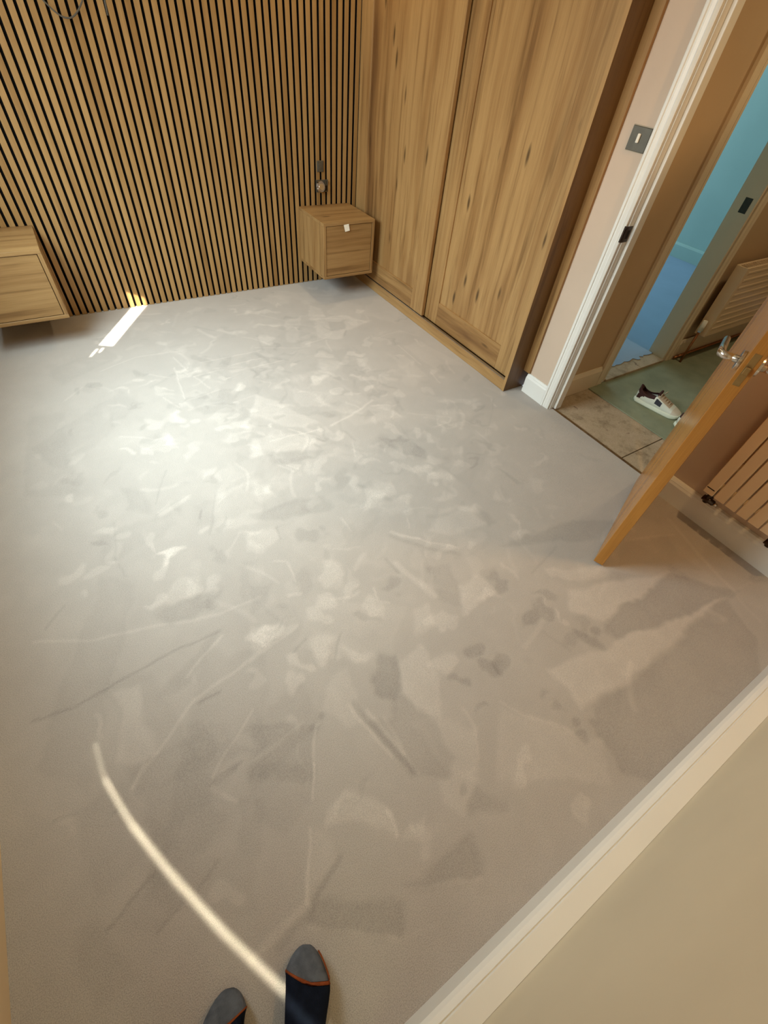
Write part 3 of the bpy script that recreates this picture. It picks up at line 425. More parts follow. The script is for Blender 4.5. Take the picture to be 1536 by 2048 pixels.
# ------------------------------------------------------------------ room shell
def struct(o, label=None): return tag(o, label, kind='structure')
H = 2.40
wb = empty('wall_back', (-1.25, .03, 0), kind='structure', label='wall clad with vertical oak slats on black felt')
box('masonry', -2.75, .62, .020, .12, 0, H, M['wall'], wb)
box('felt_backing', -2.53, -.0005, .0122, .0198, .002, H, M['felt'], wb)
bm = bmesh.new(); addbox(bm, -.0135, .0135, 0, .012, 0, H - .002)
slat_me = done(bm, False, .0008)
slat_me.materials.append(M['slat']); slat_me.materials.append(M['felt'])
for p in slat_me.polygons:
    if p.normal.y > -.5: p.material_index = 1
for k in range(63):
    o = bpy.data.objects.new('slat', slat_me); COL.objects.link(o); o.parent = wb
    o.location = (-.0145 - .04 * k + 1.25, -.03, .001)
# left wall with window opening
WY0, WY1, WZ0, WZ1 = -2.15, -.75, .92, 2.12
boxes('wall_left', [(-2.75, -2.552, -4.45, WY0, 0, H), (-2.75, -2.552, WY1, .0115, 0, H), (-2.75, -2.552, WY0, WY1, 0, WZ0), (-2.75, -2.552, WY0, WY1, WZ1, H)], M['wall'])
struct(bpy.data.objects['wall_left'])
struct(extrude_profile('baseboard_left', [(-2.5515, 0), (-2.533, 0), (-2.533, .10), (-2.540, .112), (-2.546, .12), (-2.5515, .12)], -4.45, -.001, 'y', M['white_old']))
win = empty('window_1', (-2.65, -1.45, WZ0), kind='structure', label='window in the left wall')
boxes('window_frame', [(-2.70, -2.64, WY0 + .002, WY0 + .06, WZ0 + .03, WZ1 - .002), (-2.70, -2.64, WY1 - .06, WY1 - .002, WZ0 + .03, WZ1 - .002), (-2.70, -2.64, WY0 + .06, WY1 - .06, WZ1 - .06, WZ1 - .002),
      (-2.70, -2.64, WY0 + .06, WY1 - .06, WZ0 + .03, WZ0 + .09), (-2.70, -2.64, -1.475, -1.425, WZ0 + .09, WZ1 - .06)], M['white'], win)
box('window_sill', -2.70, -2.49, WY0 - .03, WY1 + .03, WZ0 + .002, WZ0 + .028, M['white'], win)
boxes('wall_bay', [(-2.75, 1.0, -4.62, -4.47, 0, H)], M['wall']); struct(bpy.data.objects['wall_bay'])
# near wall with stepped skirting along it
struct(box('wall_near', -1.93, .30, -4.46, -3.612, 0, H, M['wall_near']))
struct(extrude_profile('baseboard_near', [(-3.6115, 0), (-3.550, 0), (-3.550, .096), (-3.556, .108), (-3.566, .118), (-3.5675, .1155), (-3.569, .1155), (-3.571, .121), (-3.6115, .123)], -1.93, .129, 'x', M['white']))
# right wall: stub beside the wardrobe, over the door, and beyond the door
WX0, WX1 = .130, .200
DY0, DY1 = -2.068, -2.72     # clear opening between linings
boxes('wall_right', [(WX0, WX1, DY0 + .018, -1.862, 0, H), (WX0, WX1, DY1 - .018, DY0 + .018, 2.03, H), (WX0, WX1, -3.611, DY1 - .018, 0, H), (WX1 + .0002, .62, -1.99, -1.862, 0, H)], M['wall'])
struct(bpy.data.objects['wall_right'])
def skirt(name, xf, xb, y0, y1, h, mat):
    return struct(extrude_profile(name, [(xb, 0), (xf, 0), (xf, h - .022), (xf + .005, h - .012), (xf + .005, h - .009), (xf + .012, h), (xb, h)], y0, y1, 'y', mat))
skirt('baseboard_right', .112, .1295, -2.0085, -1.853, .112, M['white'])
skirt('baseboard_radiator', .100, .1295, -3.549, -2.792, .112, M['white'])
# architrave and lining
def architrave(name, yo, sgn, mat):
    """profile across the width; yo outer edge, sgn towards the opening"""
    P = [(WX0 - .0005, yo), (.112, yo), (.110, yo + sgn * .004), (.110, yo + sgn * .013), (.1155, yo + sgn * .0155), (.1155, yo + sgn * .019), (.113, yo + sgn * .022), (.1165, yo + sgn * .034), (.114, yo + sgn * .040), (.119, yo + sgn * .047), (.114, yo + sgn * .050), (.117, yo + sgn * .054), (WX0 - .0005, yo + sgn * .054)]
    return struct(extrude_profile(name, P, 0.0, 2.09, 'z', mat))
architrave('trim_1', -2.009, -1, M['white'])
architrave('trim_2', -2.79, 1, M['white'])
d1 = empty('door_1', (.16, -2.39, 0), kind='structure', label='white door lining with stop around the doorway')
box('door_jamb', .131, .205, DY0 + .0175, DY0, 0, 2.02, M['white'], d1)
box('door_jamb', .131, .205, DY1 - .0175, DY1, 0, 2.02, M['white'], d1)
box('door_head', .131, .205, DY1 - .0175, DY0 + .0175, 2.0205, 2.029, M['white'], d1)
box('door_stop', .160, .2045, DY0 - .0005, DY0 - .016, 0, 2.018, M['white'], d1, bevel=.0015)
box('door_stop', .160, .2045, DY1 + .0005, DY1 + .012, 0, 2.018, M['white'], d1, bevel=.0015)
# strike plate with its dark keep
sp = boxes('strike_plate', [(.118, .1575, DY0 - .0012, DY0 - .0002, .855, .915)], M['bronze'], d1)
box('latch_hole', .134, .150, DY0 - .0016, DY0 - .0013, .868, .900, M['dark'], d1)
box('strike_lip', .1135, .1185, DY0 + .001, DY0 + .008, .855, .915, M['bronze'], d1)
struct(box('ceiling', -2.75, 3.6, -4.62, 1.5, H, H + .1, M['ceiling']))
struct(box('threshold', .150, .164, DY1, DY0, -.004, .002, M['oak_side_dark'])).name = 'trim_3'

# ------------------------------------------------------------------ the hall beyond
fh = empty('floor_hall', (.5, -2.5, -.012), kind='structure', label='bare chipboard floor of the hall')
for (x0, x1, y0, y1, tz) in [(.165, .545, -2.5425, -1.993, 0), (.165, .545, -3.35, -2.5475, .0), (.549, 3.2, -2.5425, -1.993, 0), (.549, 3.2, -3.35, -2.5475, 0)]:
    box('floor_board', x0, x1, y0, y1, -.034 + tz, -.010 + tz, M['chip'], fh, bevel=.001)
box('joist_packing', .16, 3.2, -3.35, -1.993, -.06, -.036, M['dark'], fh)
u = box('floor_underlay', .537, 2.6, -3.2, -2.004, -.0095, -.003, M['green'], bevel=.001)
tag(u, 'flat green fibre underlay sheet laid over the hall chipboard', 'underlay')
wh = boxes('wall_hall', [(.62, .68, -1.99, -1.90, 0, H), (1.335, 3.2, -1.99, -1.90, 0, H), (.68, 1.335, -1.99, -1.90, 2.03, H)], M['wall_hall']); struct(wh)
# warm painted skin over the wardrobe-side hall wall
struct(box('wall_hall_side', .2005, .6195, -1.998, -1.9905, 0, H, M['wall_hall']))
struct(boxes('wall_hall_end', [(3.2, 3.3, -3.5, -1.90, 0, H), (.2, 3.3, -3.5, -3.36, 0, H)], M['wall_hall']))
def hskirt(name, x0, x1, mat):
    return struct(extrude_profile(name, [(-1.9985, -.008), (-2.013, -.008), (-2.013, .10), (-2.008, .112), (-2.0035, .125), (-1.9985, .125)], x0, x1, 'x', mat))
hskirt('baseboard_hall', .2055, .598, M['white_old']); hskirt('baseboard_hall_radiator', 1.405, 3.19, M['white_old'])
def harch(name, xo, s):
    return struct(extrude_profile(name, [(xo, -1.9985), (xo, -2.014), (xo + s * .012, -2.016), (xo + s * .022, -2.012), (xo + s * .05, -2.014), (xo + s * .062, -2.008), (xo + s * .062, -1.9985)], -.002, 2.08, 'z', M['white_old']))
harch('trim_4', .60, 1); harch('trim_5', 1.40, -1)
d2 = empty('door_2', (1.0, -1.95, 0), kind='structure', label='doorway across the hall into the blue room')
box('door_jamb', .6805, .70, -2.0, -1.885, -.008, 2.02, M['white_old'], d2)
box('door_jamb', 1.315, 1.3345, -2.0, -1.885, -.008, 2.02, M['white_old'], d2)
box('strike_plate', 1.3135, 1.3147, -1.975, -1.935, .86, .93, M['bronze'], d2)
bm = bmesh.new(); addbox(bm, .70, 1.315, -2.012, -1.905, -.009, .012)
s2 = link('sill_board', done(bm, False, .002), M['chip'], d2)
# ragged edge of the blue room's floor covering
bm = bmesh.new(); top = []; bot = []
for i in range(27):
    x = .701 + i * (.613 / 26); y = -1.915 + random.uniform(-.008, .008) - (.02 if i in (5, 18, 19) else 0)
    top.append((x, y)); 
vs = [bm.verts.new((x, y, .0165)) for x, y in top] + [bm.verts.new((1.314, -1.88, .0165)), bm.verts.new((.701, -1.88, .0165))]
f = bm.faces.new(vs); r = bmesh.ops.extrude_face_region(bm, geom=[f]); bmesh.ops.translate(bm, vec=(0, 0, -.0035), verts=[v for v in r['geom'] if isinstance(v, bmesh.types.BMVert)])
link('ragged_carpet_edge', done(bm), M['blue_floor'], d2)
struct(box('floor_blue_room', .63, 3.42, -1.879, 1.3, -.03, .014, M['blue_floor']))
struct(boxes('wall_blue_room', [(3.42, 3.52, -1.90, 1.4, 0, H), (.63, .66, -1.899, 1.3, 0.015, H), (.63, 3.42, 1.3, 1.4, 0.015, H), (1.36, 3.42, -1.899, -1.882, 0.015, H)], M['wall_blue']))
struct(extrude_profile('baseboard_blue_room', [(3.4195, .0145), (3.402, .0145), (3.402, .12), (3.41, .135), (3.4195, .14)], -1.88, 1.29, 'y', M['wall_blue']))

# ------------------------------------------------------------------ wardrobe
wr = empty('wardrobe', (.3, -.9, 0), label='floor to ceiling knotty oak wardrobe with two panelled sliding doors', cat='wardrobe')
WYE = -1.815
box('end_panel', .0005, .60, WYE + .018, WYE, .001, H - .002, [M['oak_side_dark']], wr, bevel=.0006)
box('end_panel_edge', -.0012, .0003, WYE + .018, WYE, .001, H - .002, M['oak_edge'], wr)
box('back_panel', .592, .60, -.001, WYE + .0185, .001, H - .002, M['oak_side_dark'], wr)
box('plinth', .0, .018, -.001, WYE + .0185, .001, .066, M['oak_h'], wr, bevel=.0006)
box('base_board', .0185, .59, -.001, WYE + .0185, .048, .060, M['oak_h'], wr)
box('sliding_track', .0005, .016, -.001, WYE + .0190, .0665, .0705, M['track'], wr)
box('track_channel', .0165, .100, -.001, WYE + .0190, .0605, .0640, M['bronze'], wr)
box('scribe_filler', .116, .1295, WYE - .0005, -1.8618, .115, H - .002, M['oak_v2'], wr)
def done_box(L_, bev):
    bm = bmesh.new()
    for q in L_: addbox(bm, *q)
    return done(bm, False, bev)
def sliding_door(yl, yr, xf, pl_, pr_, zb, zr):
    """yl/yr door edges, pl_/pr_ panel edges, zr top of the bottom rail"""
    zt = H - .03
    d = link('sliding_door', done_box([(xf + .008, xf + .018, yl - .02, yr + .02, zb + .02, zt - .02)], 0), M['oak_v'], wr)
    box('stile', xf, xf + .022, yl, pl_, zb, zt, M['oak_v2'], d, bevel=.0012)
    box('stile', xf, xf + .022, pr_, yr, zb, zt, M['oak_v3'], d, bevel=.0012)
    box('rail', xf + .0004, xf + .022, pl_ - .0004, pr_ + .0004, zb, zr, M['oak_h'], d, bevel=.0012)
    box('rail', xf + .0004, xf + .022, pl_ - .0004, pr_ + .0004, zt - .13, zt, M['oak_h'], d, bevel=.0012)
    return d
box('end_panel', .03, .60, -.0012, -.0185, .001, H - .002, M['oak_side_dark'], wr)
sliding_door(-.0018, -.943, .003, -.130, -.806, .0735, .198)
sliding_door(-.925, -1.7965, .034, -1.067, -1.668, .0660, .205)

# ------------------------------------------------------------------ nightstands
def nightstand(x0, x1, label, tab):
    y0, yf, z0, z1 = -.001, -.378, .157, .497; t = .018
    n = empty('nightstand', ((x0 + x1) / 2, -.19, z0), label=label, cat='nightstand', group='wall-hung nightstands on the slatted wall')
    box('top_panel', x0, x1, y0, yf, z1 - t, z1, M['oak_x'], n, bevel=.0007)
    box('bottom_panel', x0, x1, y0, yf, z0, z0 + t, M['oak_x'], n, bevel=.0007)
    box('side_panel', x0, x0 + t, y0, yf, z0 + t + .0003, z1 - t - .0003, M['oak_side'], n, bevel=.0007)
    box('side_panel', x1 - t, x1, y0, yf, z0 + t + .0003, z1 - t - .0003, M['oak_side'], n, bevel=.0007)
    box('back_panel', x0 + t + .0003, x1 - t - .0003, y0 - .001, y0 - .007, z0 + t + .0003, z1 - t - .0003, M['oak_side'], n)
    g = .003
    dr = box('drawer', x0 + t + g, x1 - t - g, yf + .020, yf + .003, z0 + t + g, z1 - t - g, M['oak_x'], n, bevel=.0012)
    boxes('drawer_box', [(x0 + .035, x0 + .047, -.35, -.03, z0 + .04, z1 - .06), (x1 - .047, x1 - .035, -.35, -.03, z0 + .04, z1 - .06), (x0 + .047, x1 - .047, -.35, -.03, z0 + .04, z0 + .046)], M['oak_side'], dr)
    if tab:
        bm = bmesh.new()
        a, bb = -.300, -.262
        P = [(a, .480), (bb, .484), (bb + .006, .446), (a + .010, .441)]
        vf = [bm.verts.new((x, yf - .0012 - .004 * (k > 1), z)) for k, (x, z) in enumerate(P)]
        vb = [bm.verts.new((x, yf - .0006 - .004 * (k > 1), z)) for k, (x, z) in enumerate(P)]
        bm.faces.new(vf); bm.faces.new(vb[::-1])
        for k in range(4): bm.faces.new((vf[k], vb[k], vb[(k + 1) % 4], vf[(k + 1) % 4]))
        o = link('paper_tab', done(bm), M['paper'], dr); tag(o, 'small white paper tab on the drawer edge')
    return n
nightstand(-.446, -.060, 'wall-hung oak nightstand in the corner beside the wardrobe, white paper tab on its drawer', True)
nightstand(-2.395, -2.008, 'wall-hung oak nightstand cut by the left edge of the photo, no tab', False)

# ------------------------------------------------------------------ electrics on the slatted wall
s = empty('switch_plate', (-.279, -.006, .713), label='small dark pewter wall plate on the slats above the corner nightstand', cat='switch')
box('plate', -.303, -.255, -.007, -.0005, .683, .744, M['plate'], s, bevel=.002)
box('rocker', -.293, -.268, -.010, -.0072, .698, .730, M['plate'], s, bevel=.001)
s = empty('socket', (-.265, -.006, .605), label='round metal socket hanging askew from its cut-out above the corner nightstand', cat='socket')
box('back_box', -.312, -.222, -.0015, .0, .570, .640, M['plate'], s, bevel=.0005)
box('cut_hole', -.262, -.226, -.0022, -.0016, .578, .606, M['dark'], s)
bm = bmesh.new()
bmesh.ops.create_cone(bm, cap_ends=True, segments=28, radius1=.034, radius2=.030, depth=.012, matrix=Matrix.Translation((-.283, -.020, .606)) @ Matrix.Rotation(R_(72), 4, 'X') @ Matrix.Rotation(R_(14), 4, 'Y'))
bmesh.ops.create_cone(bm, cap_ends=True, segments=20, radius1=.018, radius2=.018, depth=.01, matrix=Matrix.Translation((-.283, -.028, .606)) @ Matrix.Rotation(R_(72), 4, 'X'))
link('socket_face', done(bm, False, .0), M['chrome'], s)
boxes('fixing_lug', [(-.236, -.226, -.012, -.0025, .612, .634), (-.250, -.240, -.010, -.0025, .618, .634)], M['plate'], s)
# cables at the head of the bed
pts = []
for i in range(21):
    a = i / 20; x = -1.615 + .165 * a; z = 1.345 - .062 * math.sin(math.pi * (0.03 + .94 * a)) + (.02 if i in (0,) else 0)
    pts.append((x, -.020 - .012 * math.sin(math.pi * a), z))
pts = [(-1.64, -.004, 1.55), (-1.635, -.016, 1.45)] + pts + [(-1.435, -.016, 1.42), (-1.43, -.004, 1.52)]
c1 = tube('cable', pts, .0032, M['rubber'], n=8); tag(c1, 'dark cable looping across the slats at the top left', 'cable')
c2 = tube('cable', [(-1.350, -.0105, 1.60), (-1.3505, -.006, 1.42), (-1.352, .003, 1.345), (-1.3545, .004, 1.302)], .0045, M['rubber'], n=8); tag(c2, 'short straight grey cable end lying in a slat gap right of the loop', 'cable')

# ------------------------------------------------------------------ light switch on the right wall
s = empty('light_switch', (.128, -1.955, 1.18), label='pewter light switch with white toggle beside the white architrave', cat='switch')
box('mortar_patch', .1288, .1298, -2.002, -1.911, 1.139, 1.219, M['mortar'], s)
box('plate', .1235, .1283, -2.0, -1.914, 1.142, 1.216, M['plate'], s, bevel=.0015)
box('toggle', .116, .1233, -1.962, -1.950, 1.168, 1.196, M['paper'], s, bevel=.002)

# ------------------------------------------------------------------ door leaf standing open into the room
RZ = math.atan2(-.35677606, -.93418994)
dl = empty('room_door', (.084, -2.700, 0), RZ, label='oak room door standing open beside the radiator with chrome lever handles', cat='door')
TW = .037; LW = .638
def lbox(name, *a, **k): return box(name, *a[:6], a[6], k.get('parent', dl), k.get('bevel', 0), local=True)
bm = bmesh.new(); addbox(bm, 0, LW, 0, TW, .008, 1.985)
link('leaf', done(bm, False, .0012), M['door_oak'], dl, local=True)
def lever(side):
    y0 = 0 if side < 0 else TW; s = side; hz = .880; hx = .588
    bm = bmesh.new()
    T = Matrix.Translation((hx, y0 + s * .005, hz)) @ Matrix.Rotation(R_(90), 4, 'X')
    bmesh.ops.create_cone(bm, cap_ends=True, segments=32, radius1=.026, radius2=.026, depth=.009, matrix=T)
    me = done(bm, False, .001)
    h = link('lever_handle', me, M['chrome'], dl, local=True)
    tube('lever', [(hx, y0 + s * .010, hz), (hx, y0 + s * .046, hz), (hx - .006, y0 + s * .053, hz), (hx - .03, y0 + s * .055, hz), (hx - .118, y0 + s * .055, hz)], [.010, .010, .011, .0095, .0085], M['chrome'], h, 14, True)
lever(-1); lever(1)
lbox('latch_plate', LW - .0004, LW + .0010, .010, .027, .835, .925, M['brass'], bevel=.0003)
lbox('latch_bolt', LW + .0013, LW + .010, .012, .024, .870, .890, M['brass'], bevel=.001)
for hz in (.22, 1.0, 1.76):
    tube('hinge', [(-.004, TW + .006, hz - .045), (-.004, TW + .006, hz + .045)], .006, M['chrome'], dl, 12, True)

# ------------------------------------------------------------------ radiator by the door
rd = empty('radiator', (.05, -3.13, .2), label='cream vertical radiator of flat panels on the wall behind the open door', cat='radiator')
for k in range(7):
    ya = -2.961 - k * .0487
    p = box('panel', .020, .030, ya, ya - .0425, .202, 1.80, M['cream'], rd, bevel=.002)
    if k == 0: box('slot', .0192, .0199, ya - .004, ya - .036, .228, .232, M['dark'], p)
tube('header', [(.048, -2.965, .245), (.048, -3.292, .245)], .0165, M['cream'], rd, 14)
tube('header', [(.048, -2.965, 1.755), (.048, -3.292, 1.755)], .0165, M['cream'], rd, 14)
for q in [(.05, .1285, -3.0, -2.99, .30, .33), (.05, .1285, -3.27, -3.26, .30, .33), (.05, .1285, -3.0, -2.99, 1.6, 1.63), (.05, .1285, -3.27, -3.26, 1.6, 1.63)]: box('wall_bracket', *q, M['cream'], rd)
for yy in (-2.992, -3.262):
    v = tube('valve', [(.046, yy, .228), (.046, yy, .150)], [.011, .011], M['bronze'], rd, 16)
    tube('valve_body', [(.046, yy + .018, .165), (.046, yy - .030, .165)], [.0125, .0125], M['bronze'], v, 16)
    tube('valve_cap', [(.046, yy - .0305, .165), (.046, yy - .044, .165)], [.009, .008], M['chrome'], v, 16)
    tube('tail_pipe', [(.058, yy - .004, .160), (.085, yy - .004, .160), (.0985, yy - .004, .150), (.0985, yy - .004, .148)], .006, M['bronze'], v, 10)

# ------------------------------------------------------------------ hall radiator and pipes
hr = empty('radiator', (1.98, -2.06, .19), label='low cream panel radiator with ridged front under the hall wall', cat='radiator')
box('front_plate', 1.475, 2.50, -2.088, -2.100, .185, .600, M['cream'], hr, bevel=.003)
box('rear_plate', 1.475, 2.50, -2.030, -2.042, .185, .600, M['cream'], hr, bevel=.003)
box('side_cover', 1.468, 1.4745, -2.100, -2.030, .185, .606, M['cream'], hr, bevel=.001)
for k in range(9):
    extrude_profile('ridge', [(-2.1003, .225 + k * .043), (-2.1028, .229 + k * .043), (-2.1028, .238 + k * .043), (-2.1003, .242 + k * .043)], 1.50, 2.47, 'x', M['cream'], hr)
bm = bmesh.new(); addbox(bm, 1.475, 2.50, -2.1, -2.086, .6005, .606); addbox(bm, 1.475, 2.50, -2.042, -2.028, .6005, .606)
for k in range(40): addbox(bm, 1.48 + k * .0257, 1.487 + k * .0257, -2.0855, -2.0425, .6005, .605)
link('top_grille', done(bm), M['cream'], hr)
v = tube('valve', [(1.462, -2.065, .215), (1.435, -2.065, .215)], .010, M['chrome'], hr, 12)
tube('valve_head', [(1.437, -2.065, .222), (1.437, -2.065, .285)], [.017, .014], M['paper'], v, 16)
tube('tail_pipe', [(1.437, -2.065, .208), (1.437, -2.065, -.004)], .0078, M['copper'], v, 10)
cp = tube('copper_pipe', [(1.41, -2.024, .014), (3.18, -2.024, .014)], .0078, M['copper'], n=10); tag(cp, 'copper pipe along the foot of the hall baseboard under the radiator', 'pipe')
# ------------------------------------------------------------------ shoes
def shoe(name, loc, rz, label, mirror=1):
    s = empty(name, loc, rz, label=label, cat='shoe', group='pair of white trainers on the hall floor')
    # toe at +x, heel at 0 ; length .275
    Ln = .275
    def outline(t):      # half widths left/right for 0..1 from heel to toe
        w = .028 + .018 * math.sin(min(1, t * 1.15) * math.pi * .5) + .004 * math.sin(t * math.pi)
        if t < .08: w *= math.sqrt(max(0.0, 1 - ((.08 - t) / .08) ** 2)) * .75 + .25
        if t > .80: w *= math.sqrt(max(0.0, 1 - ((t - .80) / .20) ** 2)) * .9 + .1
        c = .006 * math.sin(t * math.pi) * mirror
        return w, c
    ts = [i / 28 for i in range(29)]
    def sole():
        bm = bmesh.new(); lo = []; hi = []
        ring = []
        for t in ts: w_, c_ = outline(t); ring.append((t * Ln, c_ + w_ + .004))
        for t in reversed(ts): w_, c_ = outline(t); ring.append((t * Ln, c_ - w_ - .004))
        prof = [(0.0, .96), (.006, 1.0), (.018, 1.0), (.024, .97)]
        rr = []
        cx, cy = Ln / 2, 0
        for z, k in prof: rr.append([bm.verts.new((cx + (x - cx) * k, y * k, z + (.006 * max(0, (x / Ln - .8) / .2) ** 2))) for x, y in ring])
        n = len(ring)
        for a in range(len(rr) - 1):
            for i in range(n): bm.faces.new((rr[a][i], rr[a][(i + 1) % n], rr[a + 1][(i + 1) % n], rr[a + 1][i]))
        bm.faces.new(rr[0][::-1]); bm.faces.new(rr[-1])
        return done(bm, True)
    link('sole', sole(), M['shoe_sole'], s, local=True)
    def topz(t):         # height of the upper edge along the shoe
        if t < .10: return .112 - .028 * (t / .10)
        if t < .36: return .084 - .012 * math.sin((t - .10) / .26 * math.pi)
        if t < .44: return .082 + .010 * ((t - .36) / .08)
        return max(.030, .092 - .062 * ((t - .44) / .56) ** 0.85) if t < 1 else .026
    def upper():
        bm = bmesh.new(); rings = []; nn = 18
        for t in ts:
            w_, c_ = outline(t); tz = topz(t); r = []
            for k in range(nn + 1):
                a = math.pi * k / nn                       # 0 left .. pi right
                ca, sa = math.cos(a), math.sin(a)
                e = .62 if t > .44 else .45
                y = c_ + w_ * (abs(ca) ** e) * (1 if ca > 0 else -1)
                z = .022 + (tz - .022) * (sa ** .75)
                if t <= .40 and sa > .80: z = .022 + (tz - .022) * (.80 ** .75) # open top
                r.append(bm.verts.new((t * Ln * .985 + .002, y * .97, z)))
            rings.append(r)
        for i in range(len(rings) - 1):
            for k in range(nn):
                t = ts[i]
                sa = math.sin(math.pi * (k + .5) / nn)
                if .045 < t < .40 and sa > .84: continue
                f = bm.faces.new((rings[i][k], rings[i][k + 1], rings[i + 1][k + 1], rings[i + 1][k]))
                mi = 0
                if t < .37 and sa > (.38 if t < .16 else .50): mi = 1            # dark collar
                if .40 <= t < .74 and sa > .72: mi = 2     # suede lace panel
                if t >= .80: mi = 3                        # toe cap
                if .41 < t < .54 and .22 < sa < .70: mi = 4  # dark patch on the sides
                f.material_index = mi
        bm.faces.new(rings[0]); bm.faces.new(rings[-1][::-1])
        bmesh.ops.recalc_face_normals(bm, faces=bm.faces)
        me = bpy.data.meshes.new('m'); bm.to_mesh(me); bm.free()
        for p in me.polygons: p.use_smooth = True
        return me
    o = link('upper', upper(), None, s, local=True)
    for q in ('shoe_white', 'shoe_dark', 'shoe_beige', 'shoe_cap', 'shoe_patch'): o.data.materials.append(M[q])
    md = o.modifiers.new('thick', 'SOLIDIFY'); md.thickness = .003; md.offset = -1
    # lining + tongue
    bm = bmesh.new(); addbox(bm, .012, .125, -.030, .030, .026, .056); link('insole', done(bm, False, .004), M['shoe_dark'], s, local=True)
    bm = bmesh.new(); addbox(bm, .112, .125, -.020, .020, .075, .108); link('tongue', done(bm, False, .004), M['shoe_dark'], s, local=True)
    bm = bmesh.new()
    for k in range(5):
        x = .128 + k * .015; z = topz(x / Ln) + .002
        tube_into(bm, [(x, -.022, z - .010), (x + .002, -.008, z + .001), (x + .004, .008, z + .001), (x + .006, .022, z - .010)], .0026, 8)
    for sgn in (-1, 1):
        lp = []
        for j in range(11):
            a = math.pi * j / 10; lp.append((.130 + .014 * sgn * math.sin(a) * .5 + .006, sgn * (.004 + .026 * math.sin(a * .9)), .098 + .012 * math.sin(a) - .012 * j / 10))
        tube_into(bm, lp, .0022, 8)
    bmesh.ops.recalc_face_normals(bm, faces=bm.faces); me = bpy.data.meshes.new('m'); bm.to_mesh(me); bm.free()
    link('laces', me, M['shoe_beige'], s, local=True)
    return s
shoe('trainer', (.722, -2.212, -.003), R_(-76), 'white trainer with dark collar and beige laces in full view on the green underlay', 1)
shoe('trainer', (.690, -2.520, -.003), R_(-14), 'white trainer half hidden behind the open oak door', -1)

# ------------------------------------------------------------------ photographer's feet
pr = empty('person', (-2.15, -3.5, 0), label='person in dark trousers, only socked toes in view, navy socks with grey toes', cat='person')
def foot_frame(toe, d):
    d = Vector((d[0], d[1], 0)).normalized(); n = Vector((-d.y, d.x, 0))    # d points heel -> toe
    return lambda a, b, z: Vector((toe[0] - d.x * a + n.x * b, toe[1] - d.y * a + n.y * b, z))
FL = .262
def foot_section(a, inner):
    """a distance behind the toe tip -> (half width, centre offset, height)"""
    t = a / FL
    w = .049 * (min(1, (t / .20)) ** .44) if t < .20 else .049 - .014 * min(1, (t - .20) / .45) if t < .65 else .035 - .003 * ((t - .65) / .35)
    if t > .90: w *= math.sqrt(max(.04, 1 - ((t - .90) / .10) ** 2))
    h = .022 + .020 * min(1, t / .14) if t < .14 else .042 + .045 * min(1, (t - .14) / .46)
    if t > .6: h = .087
    c = inner * (.011 * (1 - min(1, t / .25)))
    return max(w, .006), c, h
def make_foot(toe, d, inner):
    fr = foot_frame(toe, d)
    ankle = fr(.190, 0, .09)
    A = [0.001, .004, .010, .018, .028, .040, .046, .054, .0575, .061, .080, .105, .130, .155, .180, .205, .228, .245, .256, .261]
    nn = 22
    def ring(bm, a, grow=0.0, h_add=0.0, bump=True):
        w_, c_, h_ = foot_section(a, inner); r = []
        for k in range(nn):
            th = 2 * math.pi * k / nn; cx = math.cos(th); sz = math.sin(th)
            y = c_ + (w_ + grow) * (abs(cx) ** .85) * (1 if cx > 0 else -1)
            z = (h_ / 2) + (h_ / 2 + grow + h_add) * (abs(sz) ** (.8 if sz > 0 else .55)) * (1 if sz > 0 else -1)
            if bump and a < .05 and sz > .2:              # knuckle bumps of the toes under the knit
                z += .0018 * math.sin(5 * math.pi * (y / .045 + 1) * .9)
            r.append(bm.verts.new(fr(a, y, max(.0035, z + .004))))
        return r
    def skin_part(a0, a1, name, mat, parent, grow=0.0, slant=0.0, wavy=0):
        bm = bmesh.new(); rs_ = []
        As = [a for a in A if a0 < a < a1]; As = [a0] + As + [a1]
        for a in As:
            r = ring(bm, a, grow); rs_.append(r)
        # slant the cut edge of the toe cap like a knitted seam
        for i in range(len(rs_) - 1):
            for k in range(nn): bm.faces.new((rs_[i][k], rs_[i][(k + 1) % nn], rs_[i + 1][(k + 1) % nn], rs_[i + 1][k]))
        bm.faces.new(rs_[0][::-1]); bm.faces.new(rs_[-1])
        dd = Vector((d[0], d[1], 0)).normalized(); n = Vector((-dd.y, dd.x, 0)); T = Vector(toe + (0,))
        for v in bm.verts:
            a = -(v.co - T).dot(dd); b_ = (v.co - T).dot(n)
            k = min(1, max(0, a / .058)) if a < .058 else max(0, 1 - (a - .058) / .05)
            v.co += dd * (slant * b_ * k)
            v.co += dd * (-.012 * k * (1 - min(1, abs(b_) / .05)))   # seam bows towards the instep
        me = done(bm, True); return link(name, me, mat, parent)
    return fr, skin_part
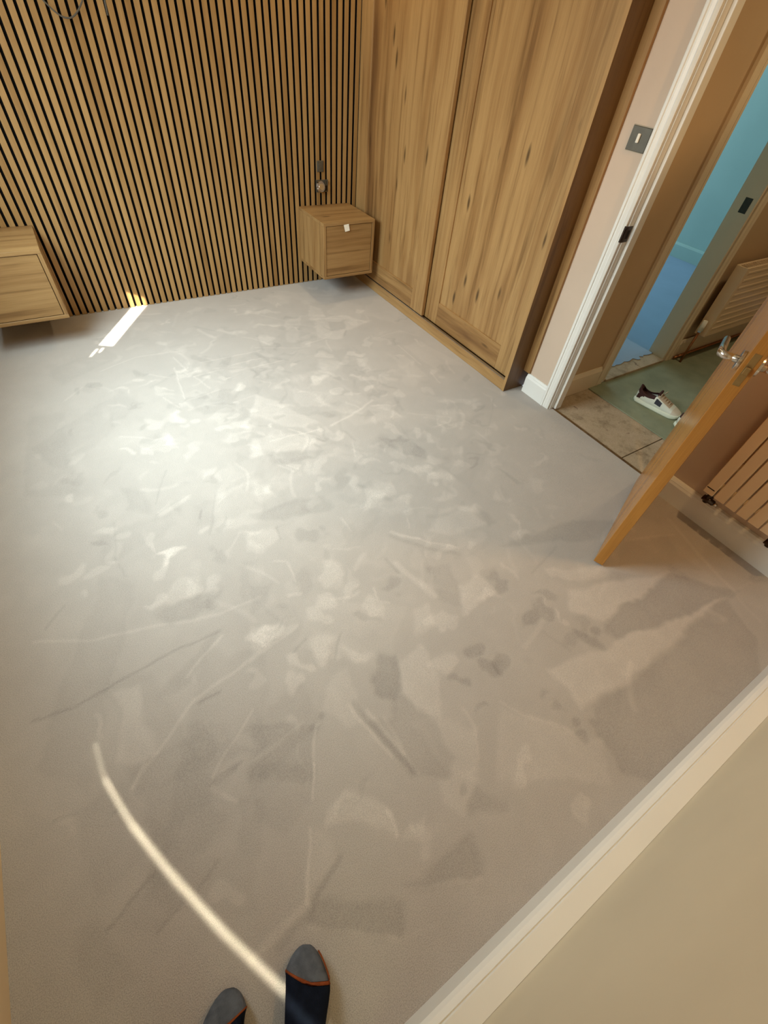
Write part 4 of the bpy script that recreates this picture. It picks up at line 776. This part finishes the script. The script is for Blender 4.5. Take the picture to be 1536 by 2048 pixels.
def leg(toe, d, inner, slant, hip):
    fr, part = make_foot(toe, d, inner)
    sock = part(.052, .261, 'sock', M['sock_navy'], pr, 0.0, slant)
    part(.001, .0465, 'toe_cap', M['sock_grey'], sock, 0.0006, slant)
    part(.0470, .0515, 'orange_stripe', M['sock_orange'], sock, 0.0012, slant)
    # side stripe running round the toe seam
    return fr
tR, dR = (-1.972, -3.336), (.52, .85)
tL, dL = (-2.158, -3.300), (.42, .91)
fR = leg(tR, dR, 1, .22, None)
fL = leg(tL, dL, -1, -.42, None)
# outer orange seam on the right sock
bm = bmesh.new()
seam = []
for i in range(12):
    a = .010 + .045 * i / 11; w_, c_, h_ = foot_section(a, 1)
    seam.append(fR(a, -(w_ * .93) + c_ * .6, .014 + h_ * .42))
tube_into(bm, seam, .0016, 8); me = done(bm, True)
sm = [o for o in pr.children if o.name.startswith('sock')][0]
link('side_seam', me, M['sock_orange'], sm)
# trousers: two legs meeting at the hips, one continuous figure
def figure(name, mat, grow, joints_only=False):
    me = bpy.data.meshes.new('m')
    aR = fR(.195, 0, .10); aL = fL(.195, 0, .10)
    kR = Vector((-2.115, -3.53, .50)); kL = Vector((-2.29, -3.50, .50))
    hR = Vector((-2.17, -3.67, .88)); hL = Vector((-2.33, -3.60, .88)); pel = Vector((-2.25, -3.66, .96))
    wst = Vector((-2.26, -3.68, 1.10))
    V = [pel, wst, hR, hL, kR, kL, aR, aL, (hR + kR) / 2, (hL + kL) / 2, kR * .45 + aR * .55, kL * .45 + aL * .55]
    E_ = [(0, 1), (0, 2), (0, 3), (2, 8), (8, 4), (4, 10), (10, 6), (3, 9), (9, 5), (5, 11), (11, 7)]
    Rr = [.13, .14, .095, .095, .06, .06, .036, .036, .078, .078, .052, .052]
    me.from_pydata([tuple(v) for v in V], E_, []); o = link(name, me, mat, pr)
    md = o.modifiers.new('skin', 'SKIN'); md.use_smooth_shade = True
    for i, sv in enumerate(o.data.skin_vertices[0].data):
        sv.radius = ((Rr[i] + grow), (Rr[i] + grow)); sv.use_root = (i == 0)
    s_ = o.modifiers.new('sub', 'SUBSURF'); s_.levels = 1; s_.render_levels = 2
    return o
figure('trousers', M['denim'], .008)
